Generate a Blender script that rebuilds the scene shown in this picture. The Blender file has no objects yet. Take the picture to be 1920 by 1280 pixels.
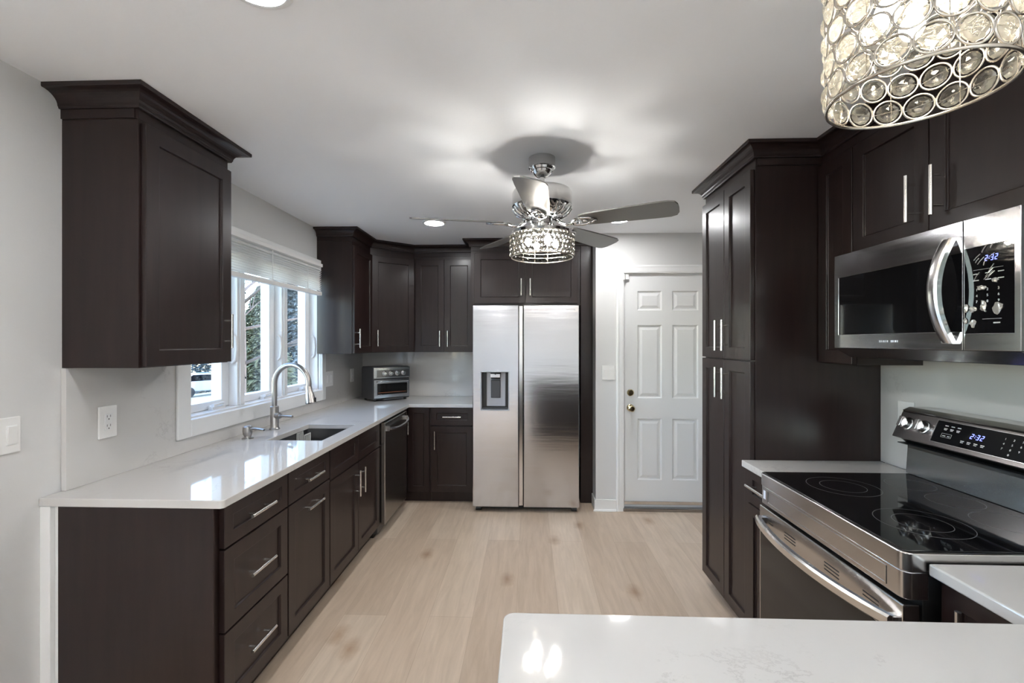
import bpy, bmesh, math, random
from math import pi, sin, cos, radians, atan2, hypot
from mathutils import Vector, Matrix

scn = bpy.context.scene
COL = scn.collection
random.seed(7)

# ------------------------------------------------------------------ camera, sky, sun, exposure
cam_d = bpy.data.cameras.new('camera')
cam_d.sensor_width = 36.0
cam_d.lens = 853.0 / 1920.0 * 36.0
cam_d.shift_y = 1.0 / 1920.0
cam_d.clip_start = 0.02
cam = bpy.data.objects.new('camera', cam_d)
cam.location = (0.0, 0.0, 1.46)
cam.rotation_euler = (pi / 2, 0.0, math.atan(32.0 / 853.0))
COL.objects.link(cam)
scn.camera = cam

scn.view_settings.view_transform = 'Standard'
scn.view_settings.look = 'None'
scn.view_settings.gamma = 1.0
scn.view_settings.use_curve_mapping = False
scn.view_settings.exposure = 0.45
scn.cycles.use_denoising = True
scn.cycles.max_bounces = 10
scn.cycles.diffuse_bounces = 6
scn.cycles.glossy_bounces = 5
scn.cycles.transmission_bounces = 8
scn.cycles.transparent_max_bounces = 12
scn.cycles.sample_clamp_indirect = 40.0
scn.cycles.caustics_refractive = False
scn.cycles.caustics_reflective = False

SKY_STRENGTH = 1.6
world = bpy.data.worlds.new('sky')
scn.world = world
world.use_nodes = True
wn = world.node_tree.nodes
wl = world.node_tree.links
for n in list(wn):
    wn.remove(n)
w_out = wn.new('ShaderNodeOutputWorld')
w_bg = wn.new('ShaderNodeBackground')
w_sky = wn.new('ShaderNodeTexSky')
w_sky.sky_type = 'NISHITA'
w_sky.sun_disc = False
w_sky.sun_elevation = radians(32)
w_sky.sun_rotation = radians(80)
w_sky.air_density = 1.0
w_sky.dust_density = 0.3
w_sky.ozone_density = 2.5
w_bg.inputs['Strength'].default_value = SKY_STRENGTH
wl.new(w_sky.outputs[0], w_bg.inputs['Color'])
wl.new(w_bg.outputs[0], w_out.inputs['Surface'])

sun_d = bpy.data.lights.new('sun', 'SUN')
sun_d.energy = 3.0
sun_d.angle = radians(0.6)
sun_d.color = (1.0, 0.94, 0.85)
sun = bpy.data.objects.new('sun', sun_d)
sun.rotation_euler = Vector((-0.80, 0.18, -0.58)).to_track_quat('-Z', 'Y').to_euler()
sun.location = (6, 0, 8)
COL.objects.link(sun)

L_DOWN = 135.0      # recessed lights
L_FAN = 420.0       # fan bulbs
L_PEND = 46.0      # pendant bulbs
L_FILL = 125.0     # added uplights behind the viewpoint, to brighten the ceiling

# ------------------------------------------------------------------ materials
def new_mat(name):
    m = bpy.data.materials.new(name)
    m.use_nodes = True
    nt = m.node_tree
    return m, nt, nt.nodes['Principled BSDF']

def pbr(name, col, rough=0.5, metal=0.0, spec=0.5, coat=0.0, aniso=0.0, bump=None, var=None):
    m, nt, b = new_mat(name)
    b.inputs['Base Color'].default_value = (*col, 1)
    b.inputs['Roughness'].default_value = rough
    b.inputs['Metallic'].default_value = metal
    b.inputs['Specular IOR Level'].default_value = spec
    b.inputs['Coat Weight'].default_value = coat
    b.inputs['Coat Roughness'].default_value = 0.15
    b.inputs['Anisotropic'].default_value = aniso
    tc = nt.nodes.new('ShaderNodeTexCoord')
    if bump:
        sc, strength, stretch = bump
        mp = nt.nodes.new('ShaderNodeMapping')
        mp.inputs['Scale'].default_value = stretch
        nz = nt.nodes.new('ShaderNodeTexNoise')
        nz.inputs['Scale'].default_value = sc
        nz.inputs['Detail'].default_value = 3
        bp = nt.nodes.new('ShaderNodeBump')
        bp.inputs['Strength'].default_value = strength
        bp.inputs['Distance'].default_value = 0.01
        nt.links.new(tc.outputs['Object'], mp.inputs[0])
        nt.links.new(mp.outputs[0], nz.inputs['Vector'])
        nt.links.new(nz.outputs['Fac'], bp.inputs['Height'])
        nt.links.new(bp.outputs[0], b.inputs['Normal'])
    if var:
        sc, amt, stretch = var
        mp = nt.nodes.new('ShaderNodeMapping')
        mp.inputs['Scale'].default_value = stretch
        nz = nt.nodes.new('ShaderNodeTexNoise')
        nz.inputs['Scale'].default_value = sc
        nz.inputs['Detail'].default_value = 5
        rp = nt.nodes.new('ShaderNodeValToRGB')
        rp.color_ramp.elements[0].position = 0.3
        rp.color_ramp.elements[1].position = 0.7
        rp.color_ramp.elements[0].color = (*[c * (1 - amt) for c in col], 1)
        rp.color_ramp.elements[1].color = (*[min(1, c * (1 + amt)) for c in col], 1)
        nt.links.new(tc.outputs['Object'], mp.inputs[0])
        nt.links.new(mp.outputs[0], nz.inputs['Vector'])
        nt.links.new(nz.outputs['Fac'], rp.inputs[0])
        nt.links.new(rp.outputs[0], b.inputs['Base Color'])
    return m

def emis(name, col, strength):
    m, nt, b = new_mat(name)
    b.inputs['Base Color'].default_value = (*col, 1)
    b.inputs['Emission Color'].default_value = (*col, 1)
    b.inputs['Emission Strength'].default_value = strength
    return m

def thin_glass(name, tint=(1, 1, 1), refl=0.08):
    m, nt, b = new_mat(name)
    nt.nodes.remove(b)
    out = nt.nodes['Material Output']
    tr = nt.nodes.new('ShaderNodeBsdfTransparent')
    tr.inputs[0].default_value = (*tint, 1)
    gl = nt.nodes.new('ShaderNodeBsdfGlossy')
    gl.inputs['Roughness'].default_value = 0.01
    lw_ = nt.nodes.new('ShaderNodeLayerWeight')
    pw = nt.nodes.new('ShaderNodeMath'); pw.operation = 'POWER'; pw.inputs[1].default_value = 5.0
    fr = nt.nodes.new('ShaderNodeMath'); fr.operation = 'MULTIPLY_ADD'; fr.inputs[1].default_value = 0.6; fr.inputs[2].default_value = 0.03
    mx = nt.nodes.new('ShaderNodeMixShader')
    nt.links.new(lw_.outputs['Facing'], pw.inputs[0])
    nt.links.new(pw.outputs[0], fr.inputs[0])
    nt.links.new(fr.outputs[0], mx.inputs[0])
    nt.links.new(tr.outputs[0], mx.inputs[1])
    nt.links.new(gl.outputs[0], mx.inputs[2])
    nt.links.new(mx.outputs[0], out.inputs['Surface'])
    return m

def crystal_mat(name, tint=1.0, glow=0.06):
    m, nt, b = new_mat(name)
    nt.nodes.remove(b)
    out = nt.nodes['Material Output']
    gl = nt.nodes.new('ShaderNodeBsdfGlass')
    gl.inputs['IOR'].default_value = 1.5
    gl.inputs['Roughness'].default_value = 0.02
    gl.inputs['Color'].default_value = (tint, 0.985 * tint, 0.94 * tint, 1)
    tr = nt.nodes.new('ShaderNodeBsdfTransparent')
    tr.inputs[0].default_value = (tint, 0.98 * tint, 0.92 * tint, 1)
    tl = nt.nodes.new('ShaderNodeBsdfTranslucent')
    tl.inputs['Color'].default_value = (0.95 * tint, 0.92 * tint, 0.84 * tint, 1)
    m1 = nt.nodes.new('ShaderNodeMixShader')
    m1.inputs[0].default_value = 0.34
    m2 = nt.nodes.new('ShaderNodeMixShader')
    m2.inputs[0].default_value = glow
    nt.links.new(gl.outputs[0], m1.inputs[1])
    nt.links.new(tr.outputs[0], m1.inputs[2])
    nt.links.new(m1.outputs[0], m2.inputs[1])
    nt.links.new(tl.outputs[0], m2.inputs[2])
    nt.links.new(m2.outputs[0], out.inputs['Surface'])
    return m

def quartz_mat(name):
    m, nt, b = new_mat(name)
    N, L = nt.nodes, nt.links
    tc = N.new('ShaderNodeTexCoord')
    n1 = N.new('ShaderNodeTexNoise'); n1.inputs['Scale'].default_value = 2.1; n1.inputs['Detail'].default_value = 9
    n1.inputs['Roughness'].default_value = 0.68; n1.inputs['Distortion'].default_value = 0.35
    s = N.new('ShaderNodeMath'); s.operation = 'SUBTRACT'; s.inputs[1].default_value = 0.5
    a = N.new('ShaderNodeMath'); a.operation = 'ABSOLUTE'
    r = N.new('ShaderNodeValToRGB')
    r.color_ramp.elements[0].position = 0.0; r.color_ramp.elements[0].color = (1, 1, 1, 1)
    r.color_ramp.elements[1].position = 0.010; r.color_ramp.elements[1].color = (0, 0, 0, 1)
    n2 = N.new('ShaderNodeTexNoise'); n2.inputs['Scale'].default_value = 3.3; n2.inputs['Detail'].default_value = 4
    r2 = N.new('ShaderNodeValToRGB')
    r2.color_ramp.elements[0].position = 0.50; r2.color_ramp.elements[1].position = 0.70
    mu = N.new('ShaderNodeMath'); mu.operation = 'MULTIPLY'
    mu2 = N.new('ShaderNodeMath'); mu2.operation = 'MULTIPLY'; mu2.inputs[1].default_value = 0.5
    mix = N.new('ShaderNodeMix'); mix.data_type = 'RGBA'
    mix.inputs['A'].default_value = (0.585, 0.57, 0.55, 1)
    mix.inputs['B'].default_value = (0.33, 0.31, 0.30, 1)
    L.new(tc.outputs['Object'], n1.inputs['Vector']); L.new(tc.outputs['Object'], n2.inputs['Vector'])
    L.new(n1.outputs['Fac'], s.inputs[0]); L.new(s.outputs[0], a.inputs[0]); L.new(a.outputs[0], r.inputs[0])
    L.new(n2.outputs['Fac'], r2.inputs[0]); L.new(r.outputs[0], mu.inputs[0]); L.new(r2.outputs[0], mu.inputs[1])
    L.new(mu.outputs[0], mu2.inputs[0]); L.new(mu2.outputs[0], mix.inputs['Factor'])
    L.new(mix.outputs['Result'], b.inputs['Base Color'])
    b.inputs['Roughness'].default_value = 0.05
    return m

def floor_mat(name):
    m, nt, b = new_mat(name)
    N, L = nt.nodes, nt.links
    tc = N.new('ShaderNodeTexCoord')
    mp = N.new('ShaderNodeMapping')
    mp.inputs['Rotation'].default_value = (0, 0, pi / 2)
    mp.inputs['Location'].default_value = (0.35, 0.07, 0)
    br = N.new('ShaderNodeTexBrick')
    br.offset = 0.37
    br.inputs['Scale'].default_value = 1.0
    br.inputs['Brick Width'].default_value = 1.5
    br.inputs['Row Height'].default_value = 0.23
    br.inputs['Mortar Size'].default_value = 0.0012
    br.inputs['Mortar Smooth'].default_value = 0.3
    br.inputs['Bias'].default_value = 0.0
    br.inputs['Color1'].default_value = (0.0, 0.0, 0.0, 1)
    br.inputs['Color2'].default_value = (1.0, 1.0, 1.0, 1)
    br.inputs['Mortar'].default_value = (0.5, 0.5, 0.5, 1)
    rp = N.new('ShaderNodeValToRGB')
    e = rp.color_ramp.elements
    e[0].position = 0.0; e[0].color = (0.535, 0.420, 0.318, 1)
    e[1].position = 1.0; e[1].color = (0.640, 0.525, 0.415, 1)
    e.new(0.5).color = (0.595, 0.475, 0.368, 1)
    # grain
    mg = N.new('ShaderNodeMapping'); mg.inputs['Scale'].default_value = (9, 0.9, 1)
    ng = N.new('ShaderNodeTexNoise'); ng.inputs['Scale'].default_value = 3.0; ng.inputs['Detail'].default_value = 7
    ng.inputs['Roughness'].default_value = 0.6; ng.inputs['Distortion'].default_value = 0.6
    rg = N.new('ShaderNodeValToRGB')
    rg.color_ramp.elements[0].position = 0.30; rg.color_ramp.elements[0].color = (0.86, 0.84, 0.82, 1)
    rg.color_ramp.elements[1].position = 0.68; rg.color_ramp.elements[1].color = (1.06, 1.06, 1.06, 1)
    # knots
    mk = N.new('ShaderNodeMapping'); mk.inputs['Scale'].default_value = (2.3, 1.15, 1)
    vk = N.new('ShaderNodeTexVoronoi'); vk.voronoi_dimensions = '2D'; vk.inputs['Scale'].default_value = 1.0
    nk = N.new('ShaderNodeTexNoise'); nk.inputs['Scale'].default_value = 14; nk.inputs['Detail'].default_value = 3
    ad = N.new('ShaderNodeMath'); ad.operation = 'MULTIPLY_ADD'; ad.inputs[1].default_value = 0.10
    rk = N.new('ShaderNodeValToRGB')
    rk.color_ramp.elements[0].position = 0.055; rk.color_ramp.elements[0].color = (0.66, 0.56, 0.47, 1)
    rk.color_ramp.elements[1].position = 0.17; rk.color_ramp.elements[1].color = (1, 1, 1, 1)
    m1 = N.new('ShaderNodeMix'); m1.data_type = 'RGBA'; m1.blend_type = 'MULTIPLY'; m1.inputs['Factor'].default_value = 1
    m2 = N.new('ShaderNodeMix'); m2.data_type = 'RGBA'; m2.blend_type = 'MULTIPLY'; m2.inputs['Factor'].default_value = 1
    m3 = N.new('ShaderNodeMix'); m3.data_type = 'RGBA'; m3.blend_type = 'MULTIPLY'
    m3.inputs['B'].default_value = (0.80, 0.77, 0.74, 1)
    L.new(tc.outputs['Object'], mp.inputs[0]); L.new(mp.outputs[0], br.inputs['Vector'])
    L.new(br.outputs['Color'], rp.inputs[0])
    L.new(tc.outputs['Object'], mg.inputs[0]); L.new(mg.outputs[0], ng.inputs['Vector']); L.new(ng.outputs['Fac'], rg.inputs[0])
    L.new(tc.outputs['Object'], mk.inputs[0]); L.new(mk.outputs[0], vk.inputs['Vector'])
    L.new(tc.outputs['Object'], nk.inputs['Vector'])
    L.new(nk.outputs['Fac'], ad.inputs[0]); L.new(vk.outputs['Distance'], ad.inputs[2]); L.new(ad.outputs[0], rk.inputs[0])
    L.new(rp.outputs[0], m1.inputs['A']); L.new(rg.outputs[0], m1.inputs['B'])
    L.new(m1.outputs['Result'], m2.inputs['A']); L.new(rk.outputs[0], m2.inputs['B'])
    L.new(br.outputs['Fac'], m3.inputs['Factor']); L.new(m2.outputs['Result'], m3.inputs['A'])
    L.new(m3.outputs['Result'], b.inputs['Base Color'])
    b.inputs['Roughness'].default_value = 0.42
    bp = N.new('ShaderNodeBump'); bp.inputs['Strength'].default_value = 0.12; bp.inputs['Distance'].default_value = 0.003
    L.new(ng.outputs['Fac'], bp.inputs['Height']); L.new(bp.outputs[0], b.inputs['Normal'])
    return m

M = {}
M['wall'] = pbr('wall_paint', (0.65, 0.645, 0.635), 0.55, bump=(90, 0.04, (1, 1, 1)))
M['ceiling'] = pbr('ceiling_paint', (0.905, 0.92, 0.94), 0.75, bump=(60, 0.05, (1, 1, 1)))
M['trim'] = pbr('white_trim_paint', (0.80, 0.80, 0.79), 0.32)
M['door'] = pbr('door_paint', (0.73, 0.73, 0.725), 0.38)
M['vinyl'] = pbr('white_vinyl', (0.82, 0.82, 0.82), 0.3)
M['plastic'] = pbr('white_plastic', (0.80, 0.79, 0.77), 0.28)
M['blind'] = pbr('blind_slat', (0.78, 0.77, 0.75), 0.45)
M['floor'] = floor_mat('oak_plank')
M['quartz'] = quartz_mat('white_quartz')
M['wood'] = pbr('espresso_wood', (0.0200, 0.0108, 0.0098), 0.34, spec=0.38, coat=0.12, var=(5, 0.22, (6, 6, 0.6)))
M['wood_in'] = pbr('dark_recess', (0.006, 0.004, 0.004), 0.7)
M['faucet_nickel'] = pbr('brushed_faucet_nickel', (0.44, 0.42, 0.40), 0.3, metal=1.0)
M['nickel'] = pbr('satin_nickel', (0.72, 0.70, 0.67), 0.27, metal=1.0)
M['steel'] = pbr('brushed_stainless', (0.56, 0.55, 0.56), 0.15, metal=1.0, bump=(2.0, 0.16, (0.45, 0.45, 4.5)))
M['steel_plain'] = pbr('stainless_trim', (0.62, 0.60, 0.59), 0.22, metal=1.0)
M['steel_bright'] = pbr('bright_stainless', (0.78, 0.77, 0.76), 0.2, metal=1.0)
M['black_steel'] = pbr('black_stainless', (0.25, 0.23, 0.225), 0.27, metal=1.0)
M['dw_steel'] = pbr('dark_stainless', (0.36, 0.35, 0.34), 0.24, metal=1.0)
M['sink_steel'] = pbr('sink_stainless', (0.20, 0.20, 0.205), 0.36, metal=1.0)
M['black_glass'] = pbr('black_glass', (0.006, 0.006, 0.007), 0.04, spec=0.42)
M['oven_glass'] = pbr('oven_door_glass', (0.010, 0.009, 0.009), 0.08, spec=0.45)
M['black'] = pbr('black_plastic', (0.012, 0.012, 0.012), 0.4)
M['charcoal'] = pbr('charcoal_plastic', (0.06, 0.06, 0.065), 0.35)
M['grey_plastic'] = pbr('grey_plastic', (0.42, 0.43, 0.46), 0.3)
M['chrome'] = pbr('chrome', (0.58, 0.575, 0.565), 0.07, metal=1.0)
M['blade'] = pbr('silver_blade', (0.24, 0.235, 0.225), 0.30, metal=0.6, spec=0.5)
M['brass'] = pbr('antique_brass', (0.62, 0.52, 0.32), 0.14, metal=1.0)
M['wire'] = pbr('silver_wire', (0.62, 0.57, 0.50), 0.22, metal=1.0)
M['crystal'] = crystal_mat('crystal_glass', 1.0, 0.16)
M['bead'] = crystal_mat('dimmed_crystal_bead', 0.33)  # dark tint put in to dim the bulb light through the fan beads
M['glass'] = thin_glass('window_glass', (0.97, 0.98, 0.98))
M['down'] = emis('downlight_lens', (0.99, 0.99, 1.0), L_DOWN)
M['fanbulb'] = emis('fan_bulb', (1.0, 0.965, 0.91), L_FAN)
M['pendbulb'] = emis('pendant_bulb', (1.0, 0.93, 0.82), L_PEND)
M['fill_light'] = emis('fill_uplight_diffuser', (0.93, 0.97, 1.0), L_FILL)
M['led'] = emis('blue_display', (0.22, 0.26, 1.0), 1.4)
M['ink'] = pbr('panel_print', (0.62, 0.62, 0.62), 0.5)
M['ring_ink'] = pbr('burner_print', (0.13, 0.13, 0.13), 0.35)
M['etch'] = pbr('etched_mark', (0.30, 0.30, 0.32), 0.5)
M['sticker'] = pbr('white_sticker', (0.80, 0.83, 0.92), 0.4)
M['film'] = pbr('plastic_film', (0.55, 0.53, 0.50), 0.12, metal=0.55)
M['copper'] = pbr('oven_element', (0.20, 0.07, 0.03), 0.4)
M['bark'] = pbr('bark', (0.085, 0.065, 0.055), 0.9)
M['needle'] = pbr('conifer_needles', (0.075, 0.085, 0.045), 0.8, var=(3, 0.5, (1, 1, 1)))
M['needle_b'] = pbr('blue_conifer_needles', (0.060, 0.080, 0.085), 0.8, var=(3, 0.5, (1, 1, 1)))
M['lawn'] = pbr('winter_lawn', (0.36, 0.32, 0.25), 0.9, var=(0.35, 0.45, (1, 1, 1)))
M['car_paint'] = pbr('white_car_paint', (0.42, 0.43, 0.45), 0.25, coat=0.5)
M['tyre'] = pbr('tyre_rubber', (0.02, 0.02, 0.02), 0.8)
M['roofing'] = pbr('roofing', (0.3, 0.3, 0.3), 0.9)

# ------------------------------------------------------------------ object helpers
def org(p):
    v = Vector((0, 0, 0))
    while p is not None:
        v = v + p.location
        p = p.parent
    return v

def obj(name, bm, mat, parent=None, bevel=0.0, smooth=None, seg=2, origin=None):
    bmesh.ops.recalc_face_normals(bm, faces=bm.faces)
    o0 = org(parent) if parent is not None else Vector(origin or (0, 0, 0))
    if o0.length > 0:
        bmesh.ops.translate(bm, verts=bm.verts, vec=-o0)
    me = bpy.data.meshes.new(name)
    bm.to_mesh(me)
    bm.free()
    mats = mat if isinstance(mat, (list, tuple)) else [mat]
    for mm in mats:
        me.materials.append(M[mm] if isinstance(mm, str) else mm)
    if smooth is not None:
        me.shade_smooth()
        me.set_sharp_from_angle(angle=radians(smooth))
    o = bpy.data.objects.new(name, me)
    COL.objects.link(o)
    if parent is not None:
        o.parent = parent
    else:
        o.location = o0
    if bevel > 0:
        md = o.modifiers.new('edge', 'BEVEL')
        md.width = bevel
        md.segments = seg
        md.limit_method = 'ANGLE'
        md.angle_limit = radians(40)
    return o

def tag(o, label, cat, group=None, kind=None):
    o['label'] = label
    o['category'] = cat
    if group:
        o['group'] = group
    if kind:
        o['kind'] = kind
    return o

def thing(name, label, cat, loc, group=None, kind=None):
    o = bpy.data.objects.new(name, None)
    o.empty_display_size = 0.05
    o.location = loc
    COL.objects.link(o)
    tag(o, label, cat, group, kind)
    return o

def struct(o, label=None, cat=None):
    o['kind'] = 'structure'
    if label:
        o['label'] = label
    if cat:
        o['category'] = cat
    return o

def B():
    return bmesh.new()

def box(bm, x0, x1, y0, y1, z0, z1, mi=0):
    v = [bm.verts.new(p) for p in ((x0, y0, z0), (x1, y0, z0), (x1, y1, z0), (x0, y1, z0),
                                   (x0, y0, z1), (x1, y0, z1), (x1, y1, z1), (x0, y1, z1))]
    for f in ((3, 2, 1, 0), (4, 5, 6, 7), (0, 1, 5, 4), (1, 2, 6, 5), (2, 3, 7, 6), (3, 0, 4, 7)):
        bm.faces.new([v[i] for i in f]).material_index = mi
    return bm

def bx(x0, x1, y0, y1, z0, z1):
    return box(B(), x0, x1, y0, y1, z0, z1)

class Fr:
    """local frame of a vertical front: u along the front, d outward, z up"""
    def __init__(s, o, u, n):
        s.o = Vector(o); s.u = Vector(u).normalized(); s.n = Vector(n).normalized()
    def p(s, u, d, z):
        return s.o + s.u * u + s.n * d + Vector((0, 0, z))

def fbox(bm, F, u0, u1, d0, d1, z0, z1, mi=0):
    v = [bm.verts.new(F.p(*q)) for q in ((u0, d0, z0), (u1, d0, z0), (u1, d1, z0), (u0, d1, z0),
                                         (u0, d0, z1), (u1, d0, z1), (u1, d1, z1), (u0, d1, z1))]
    for f in ((3, 2, 1, 0), (4, 5, 6, 7), (0, 1, 5, 4), (1, 2, 6, 5), (2, 3, 7, 6), (3, 0, 4, 7)):
        bm.faces.new([v[i] for i in f]).material_index = mi
    return bm

def shaker(bm, F, u0, u1, z0, z1, d0=0.0, t=0.021, st=0.058, rec=0.009, rail=None):
    rl = rail if rail is not None else st
    def q(a, b, c, e, d):
        return [bm.verts.new(F.p(*k)) for k in ((a, d, c), (b, d, c), (b, d, e), (a, d, e))]
    bk = q(u0, u1, z0, z1, d0)
    fo = q(u0, u1, z0, z1, d0 + t)
    fi = q(u0 + st, u1 - st, z0 + rl, z1 - rl, d0 + t)
    ri = q(u0 + st + .002, u1 - st - .002, z0 + rl + .002, z1 - rl - .002, d0 + t - rec)
    bm.faces.new(bk[::-1])
    bm.faces.new(ri)
    for i in range(4):
        j = (i + 1) % 4
        bm.faces.new((bk[i], bk[j], fo[j], fo[i]))
        bm.faces.new((fo[i], fo[j], fi[j], fi[i]))
        bm.faces.new((fi[i], fi[j], ri[j], ri[i]))
    return bm

def ring_pts(c, ax, r, n, ph=0.0, ref=None):
    ax = Vector(ax).normalized()
    a = Vector(ref) if ref is not None else (Vector((0, 0, 1)) if abs(ax.z) < 0.9 else Vector((1, 0, 0)))
    e1 = (a - ax * a.dot(ax)).normalized()
    e2 = ax.cross(e1)
    return [Vector(c) + (e1 * cos(2 * pi * i / n + ph) + e2 * sin(2 * pi * i / n + ph)) * r for i in range(n)]

def cyl(bm, p0, p1, r0, r1=None, n=20, mi=0, caps=True):
    r1 = r0 if r1 is None else r1
    p0, p1 = Vector(p0), Vector(p1)
    ax = p1 - p0
    a = [bm.verts.new(p) for p in ring_pts(p0, ax, r0, n)]
    b = [bm.verts.new(p) for p in ring_pts(p1, ax, r1, n)]
    for i in range(n):
        j = (i + 1) % n
        bm.faces.new((a[i], a[j], b[j], b[i])).material_index = mi
    if caps:
        bm.faces.new(a[::-1]).material_index = mi
        bm.faces.new(b).material_index = mi
    return bm

def tube(bm, pts, r, n=12, mi=0):
    """tube along a path; r a number or a list"""
    pts = [Vector(p) for p in pts]
    rs = r if isinstance(r, (list, tuple)) else [r] * len(pts)
    prev = None
    ref = None
    for k, p in enumerate(pts):
        t = (pts[min(k + 1, len(pts) - 1)] - pts[max(k - 1, 0)]).normalized()
        if ref is None:
            ref = Vector((0, 0, 1)) if abs(t.z) < 0.9 else Vector((1, 0, 0))
        ref = (ref - t * ref.dot(t)).normalized()
        e2 = t.cross(ref)
        cur = [bm.verts.new(p + (ref * cos(2 * pi * i / n) + e2 * sin(2 * pi * i / n)) * rs[k]) for i in range(n)]
        if prev:
            for i in range(n):
                j = (i + 1) % n
                bm.faces.new((prev[i], prev[j], cur[j], cur[i])).material_index = mi
        else:
            bm.faces.new(cur[::-1]).material_index = mi
        prev = cur
    bm.faces.new(prev).material_index = mi
    return bm

def torus(bm, c, ax, R, r, n=32, k=8, mi=0):
    ax = Vector(ax).normalized()
    pts = ring_pts((0, 0, 0), ax, 1.0, n)
    rows = []
    for d in pts:
        rows.append([bm.verts.new(Vector(c) + d * (R + r * cos(2 * pi * i / k)) + ax * (r * sin(2 * pi * i / k))) for i in range(k)])
    for a in range(n):
        b = (a + 1) % n
        for i in range(k):
            j = (i + 1) % k
            bm.faces.new((rows[a][i], rows[b][i], rows[b][j], rows[a][j])).material_index = mi
    return bm

def lathe(bm, c, prof, n=32, ax=(0, 0, 1), mi=0):
    """prof: list of (radius, height along ax)"""
    ax = Vector(ax).normalized()
    dirs = ring_pts((0, 0, 0), ax, 1.0, n)
    rows = []
    for r, h in prof:
        if r < 1e-6:
            rows.append([bm.verts.new(Vector(c) + ax * h)])
        else:
            rows.append([bm.verts.new(Vector(c) + d * r + ax * h) for d in dirs])
    for a, b in zip(rows, rows[1:]):
        for i in range(n):
            j = (i + 1) % n
            if len(a) == 1 and len(b) > 1:
                bm.faces.new((a[0], b[j], b[i])).material_index = mi
            elif len(b) == 1 and len(a) > 1:
                bm.faces.new((a[i], a[j], b[0])).material_index = mi
            elif len(a) > 1:
                bm.faces.new((a[i], a[j], b[j], b[i])).material_index = mi
    if len(rows[0]) > 1:
        bm.faces.new(rows[0][::-1]).material_index = mi
    if len(rows[-1]) > 1:
        bm.faces.new(rows[-1]).material_index = mi
    return bm

def ball(bm, c, r, n=16, k=10, squash=(1, 1, 1), mi=0):
    m = bmesh.ops.create_uvsphere(bm, u_segments=n, v_segments=k, radius=r)
    for v in m['verts']:
        v.co = Vector((v.co.x * squash[0], v.co.y * squash[1], v.co.z * squash[2])) + Vector(c)
    return bm

def prism(bm, poly, f0, f1, mi=0):
    """extrude a polygon: f0, f1 map (a, b) to the two end points"""
    a = [bm.verts.new(f0(*p)) for p in poly]
    b = [bm.verts.new(f1(*p)) for p in poly]
    n = len(poly)
    bm.faces.new(a[::-1]).material_index = mi
    bm.faces.new(b).material_index = mi
    for i in range(n):
        j = (i + 1) % n
        bm.faces.new((a[i], a[j], b[j], b[i])).material_index = mi
    return bm

def grid_slab(us, vs, hole, f, h0, h1):
    """slab made of grid cells with some cells missing; f(u, v, h) -> point"""
    bm = B()
    nu, nv = len(us) - 1, len(vs) - 1
    solid = lambda i, j: 0 <= i < nu and 0 <= j < nv and not hole(i, j)
    vt = {}
    def V(i, j, h):
        if (i, j, h) not in vt:
            vt[(i, j, h)] = bm.verts.new(f(us[i], vs[j], h))
        return vt[(i, j, h)]
    for i in range(nu):
        for j in range(nv):
            if not solid(i, j):
                continue
            for h in (h0, h1):
                bm.faces.new((V(i, j, h), V(i + 1, j, h), V(i + 1, j + 1, h), V(i, j + 1, h)))
            for di, dj, e in ((-1, 0, ((i, j), (i, j + 1))), (1, 0, ((i + 1, j), (i + 1, j + 1))),
                              (0, -1, ((i, j), (i + 1, j))), (0, 1, ((i, j + 1), (i + 1, j + 1)))):
                if not solid(i + di, j + dj):
                    (a, b), (c, d) = e
                    bm.faces.new((V(a, b, h0), V(c, d, h0), V(c, d, h1), V(a, b, h1)))
    return bm

def round_corner(bm, x, y, r):
    es = [e for e in bm.edges if all(abs(v.co.x - x) < 1e-4 and abs(v.co.y - y) < 1e-4 for v in e.verts)]
    bmesh.ops.recalc_face_normals(bm, faces=bm.faces)
    bmesh.ops.bevel(bm, geom=es, offset=r, segments=6, profile=0.5, affect='EDGES')
    return bm

def sweep(bm, path, prof):
    """moulding along a plan path, outward = right of travel; prof = [(out, z)] closed loop"""
    P = [Vector((x, y)) for x, y in path]
    rows = []
    for k, p in enumerate(P):
        ns = []
        if k > 0:
            d = (P[k] - P[k - 1]).normalized(); ns.append(Vector((d.y, -d.x)))
        if k < len(P) - 1:
            d = (P[k + 1] - P[k]).normalized(); ns.append(Vector((d.y, -d.x)))
        n = ns[0] if len(ns) == 1 else (ns[0] + ns[1]) / (1 + ns[0].dot(ns[1]))
        rows.append([bm.verts.new((p.x + n.x * o, p.y + n.y * o, z)) for o, z in prof])
    m = len(prof)
    for a, b in zip(rows, rows[1:]):
        for i in range(m):
            j = (i + 1) % m
            bm.faces.new((a[i], a[j], b[j], b[i]))
    bm.faces.new(rows[0][::-1])
    bm.faces.new(rows[-1])
    return bm

def pull(bm, F, u, z, vert, L=0.165, d0=0.021, r=0.0068, off=0.032):
    """bar pull centred on (u, z)"""
    h = L / 2
    k = h - 0.032
    if vert:
        cyl(bm, F.p(u, d0 + off, z - h), F.p(u, d0 + off, z + h), r, n=14)
        for s in (-k, k):
            cyl(bm, F.p(u, d0 - .001, z + s), F.p(u, d0 + off, z + s), r * 0.75, n=10)
    else:
        cyl(bm, F.p(u - h, d0 + off, z), F.p(u + h, d0 + off, z), r, n=14)
        for s in (-k, k):
            cyl(bm, F.p(u + s, d0 - .001, z), F.p(u + s, d0 + off, z), r * 0.75, n=10)
    return bm

def front(parent, F, u0, u1, z0, z1, name='door', handle=None, st=0.058, rail=None, L=0.165):
    o = obj(name, shaker(B(), F, u0, u1, z0, z1, d0=0.001, st=st, rail=rail), 'wood', parent, bevel=0.0018)
    if handle:
        obj('handle', pull(B(), F, handle[0], handle[1], handle[2] == 'v', L=L), 'nickel', o, smooth=40)
    return o

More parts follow.
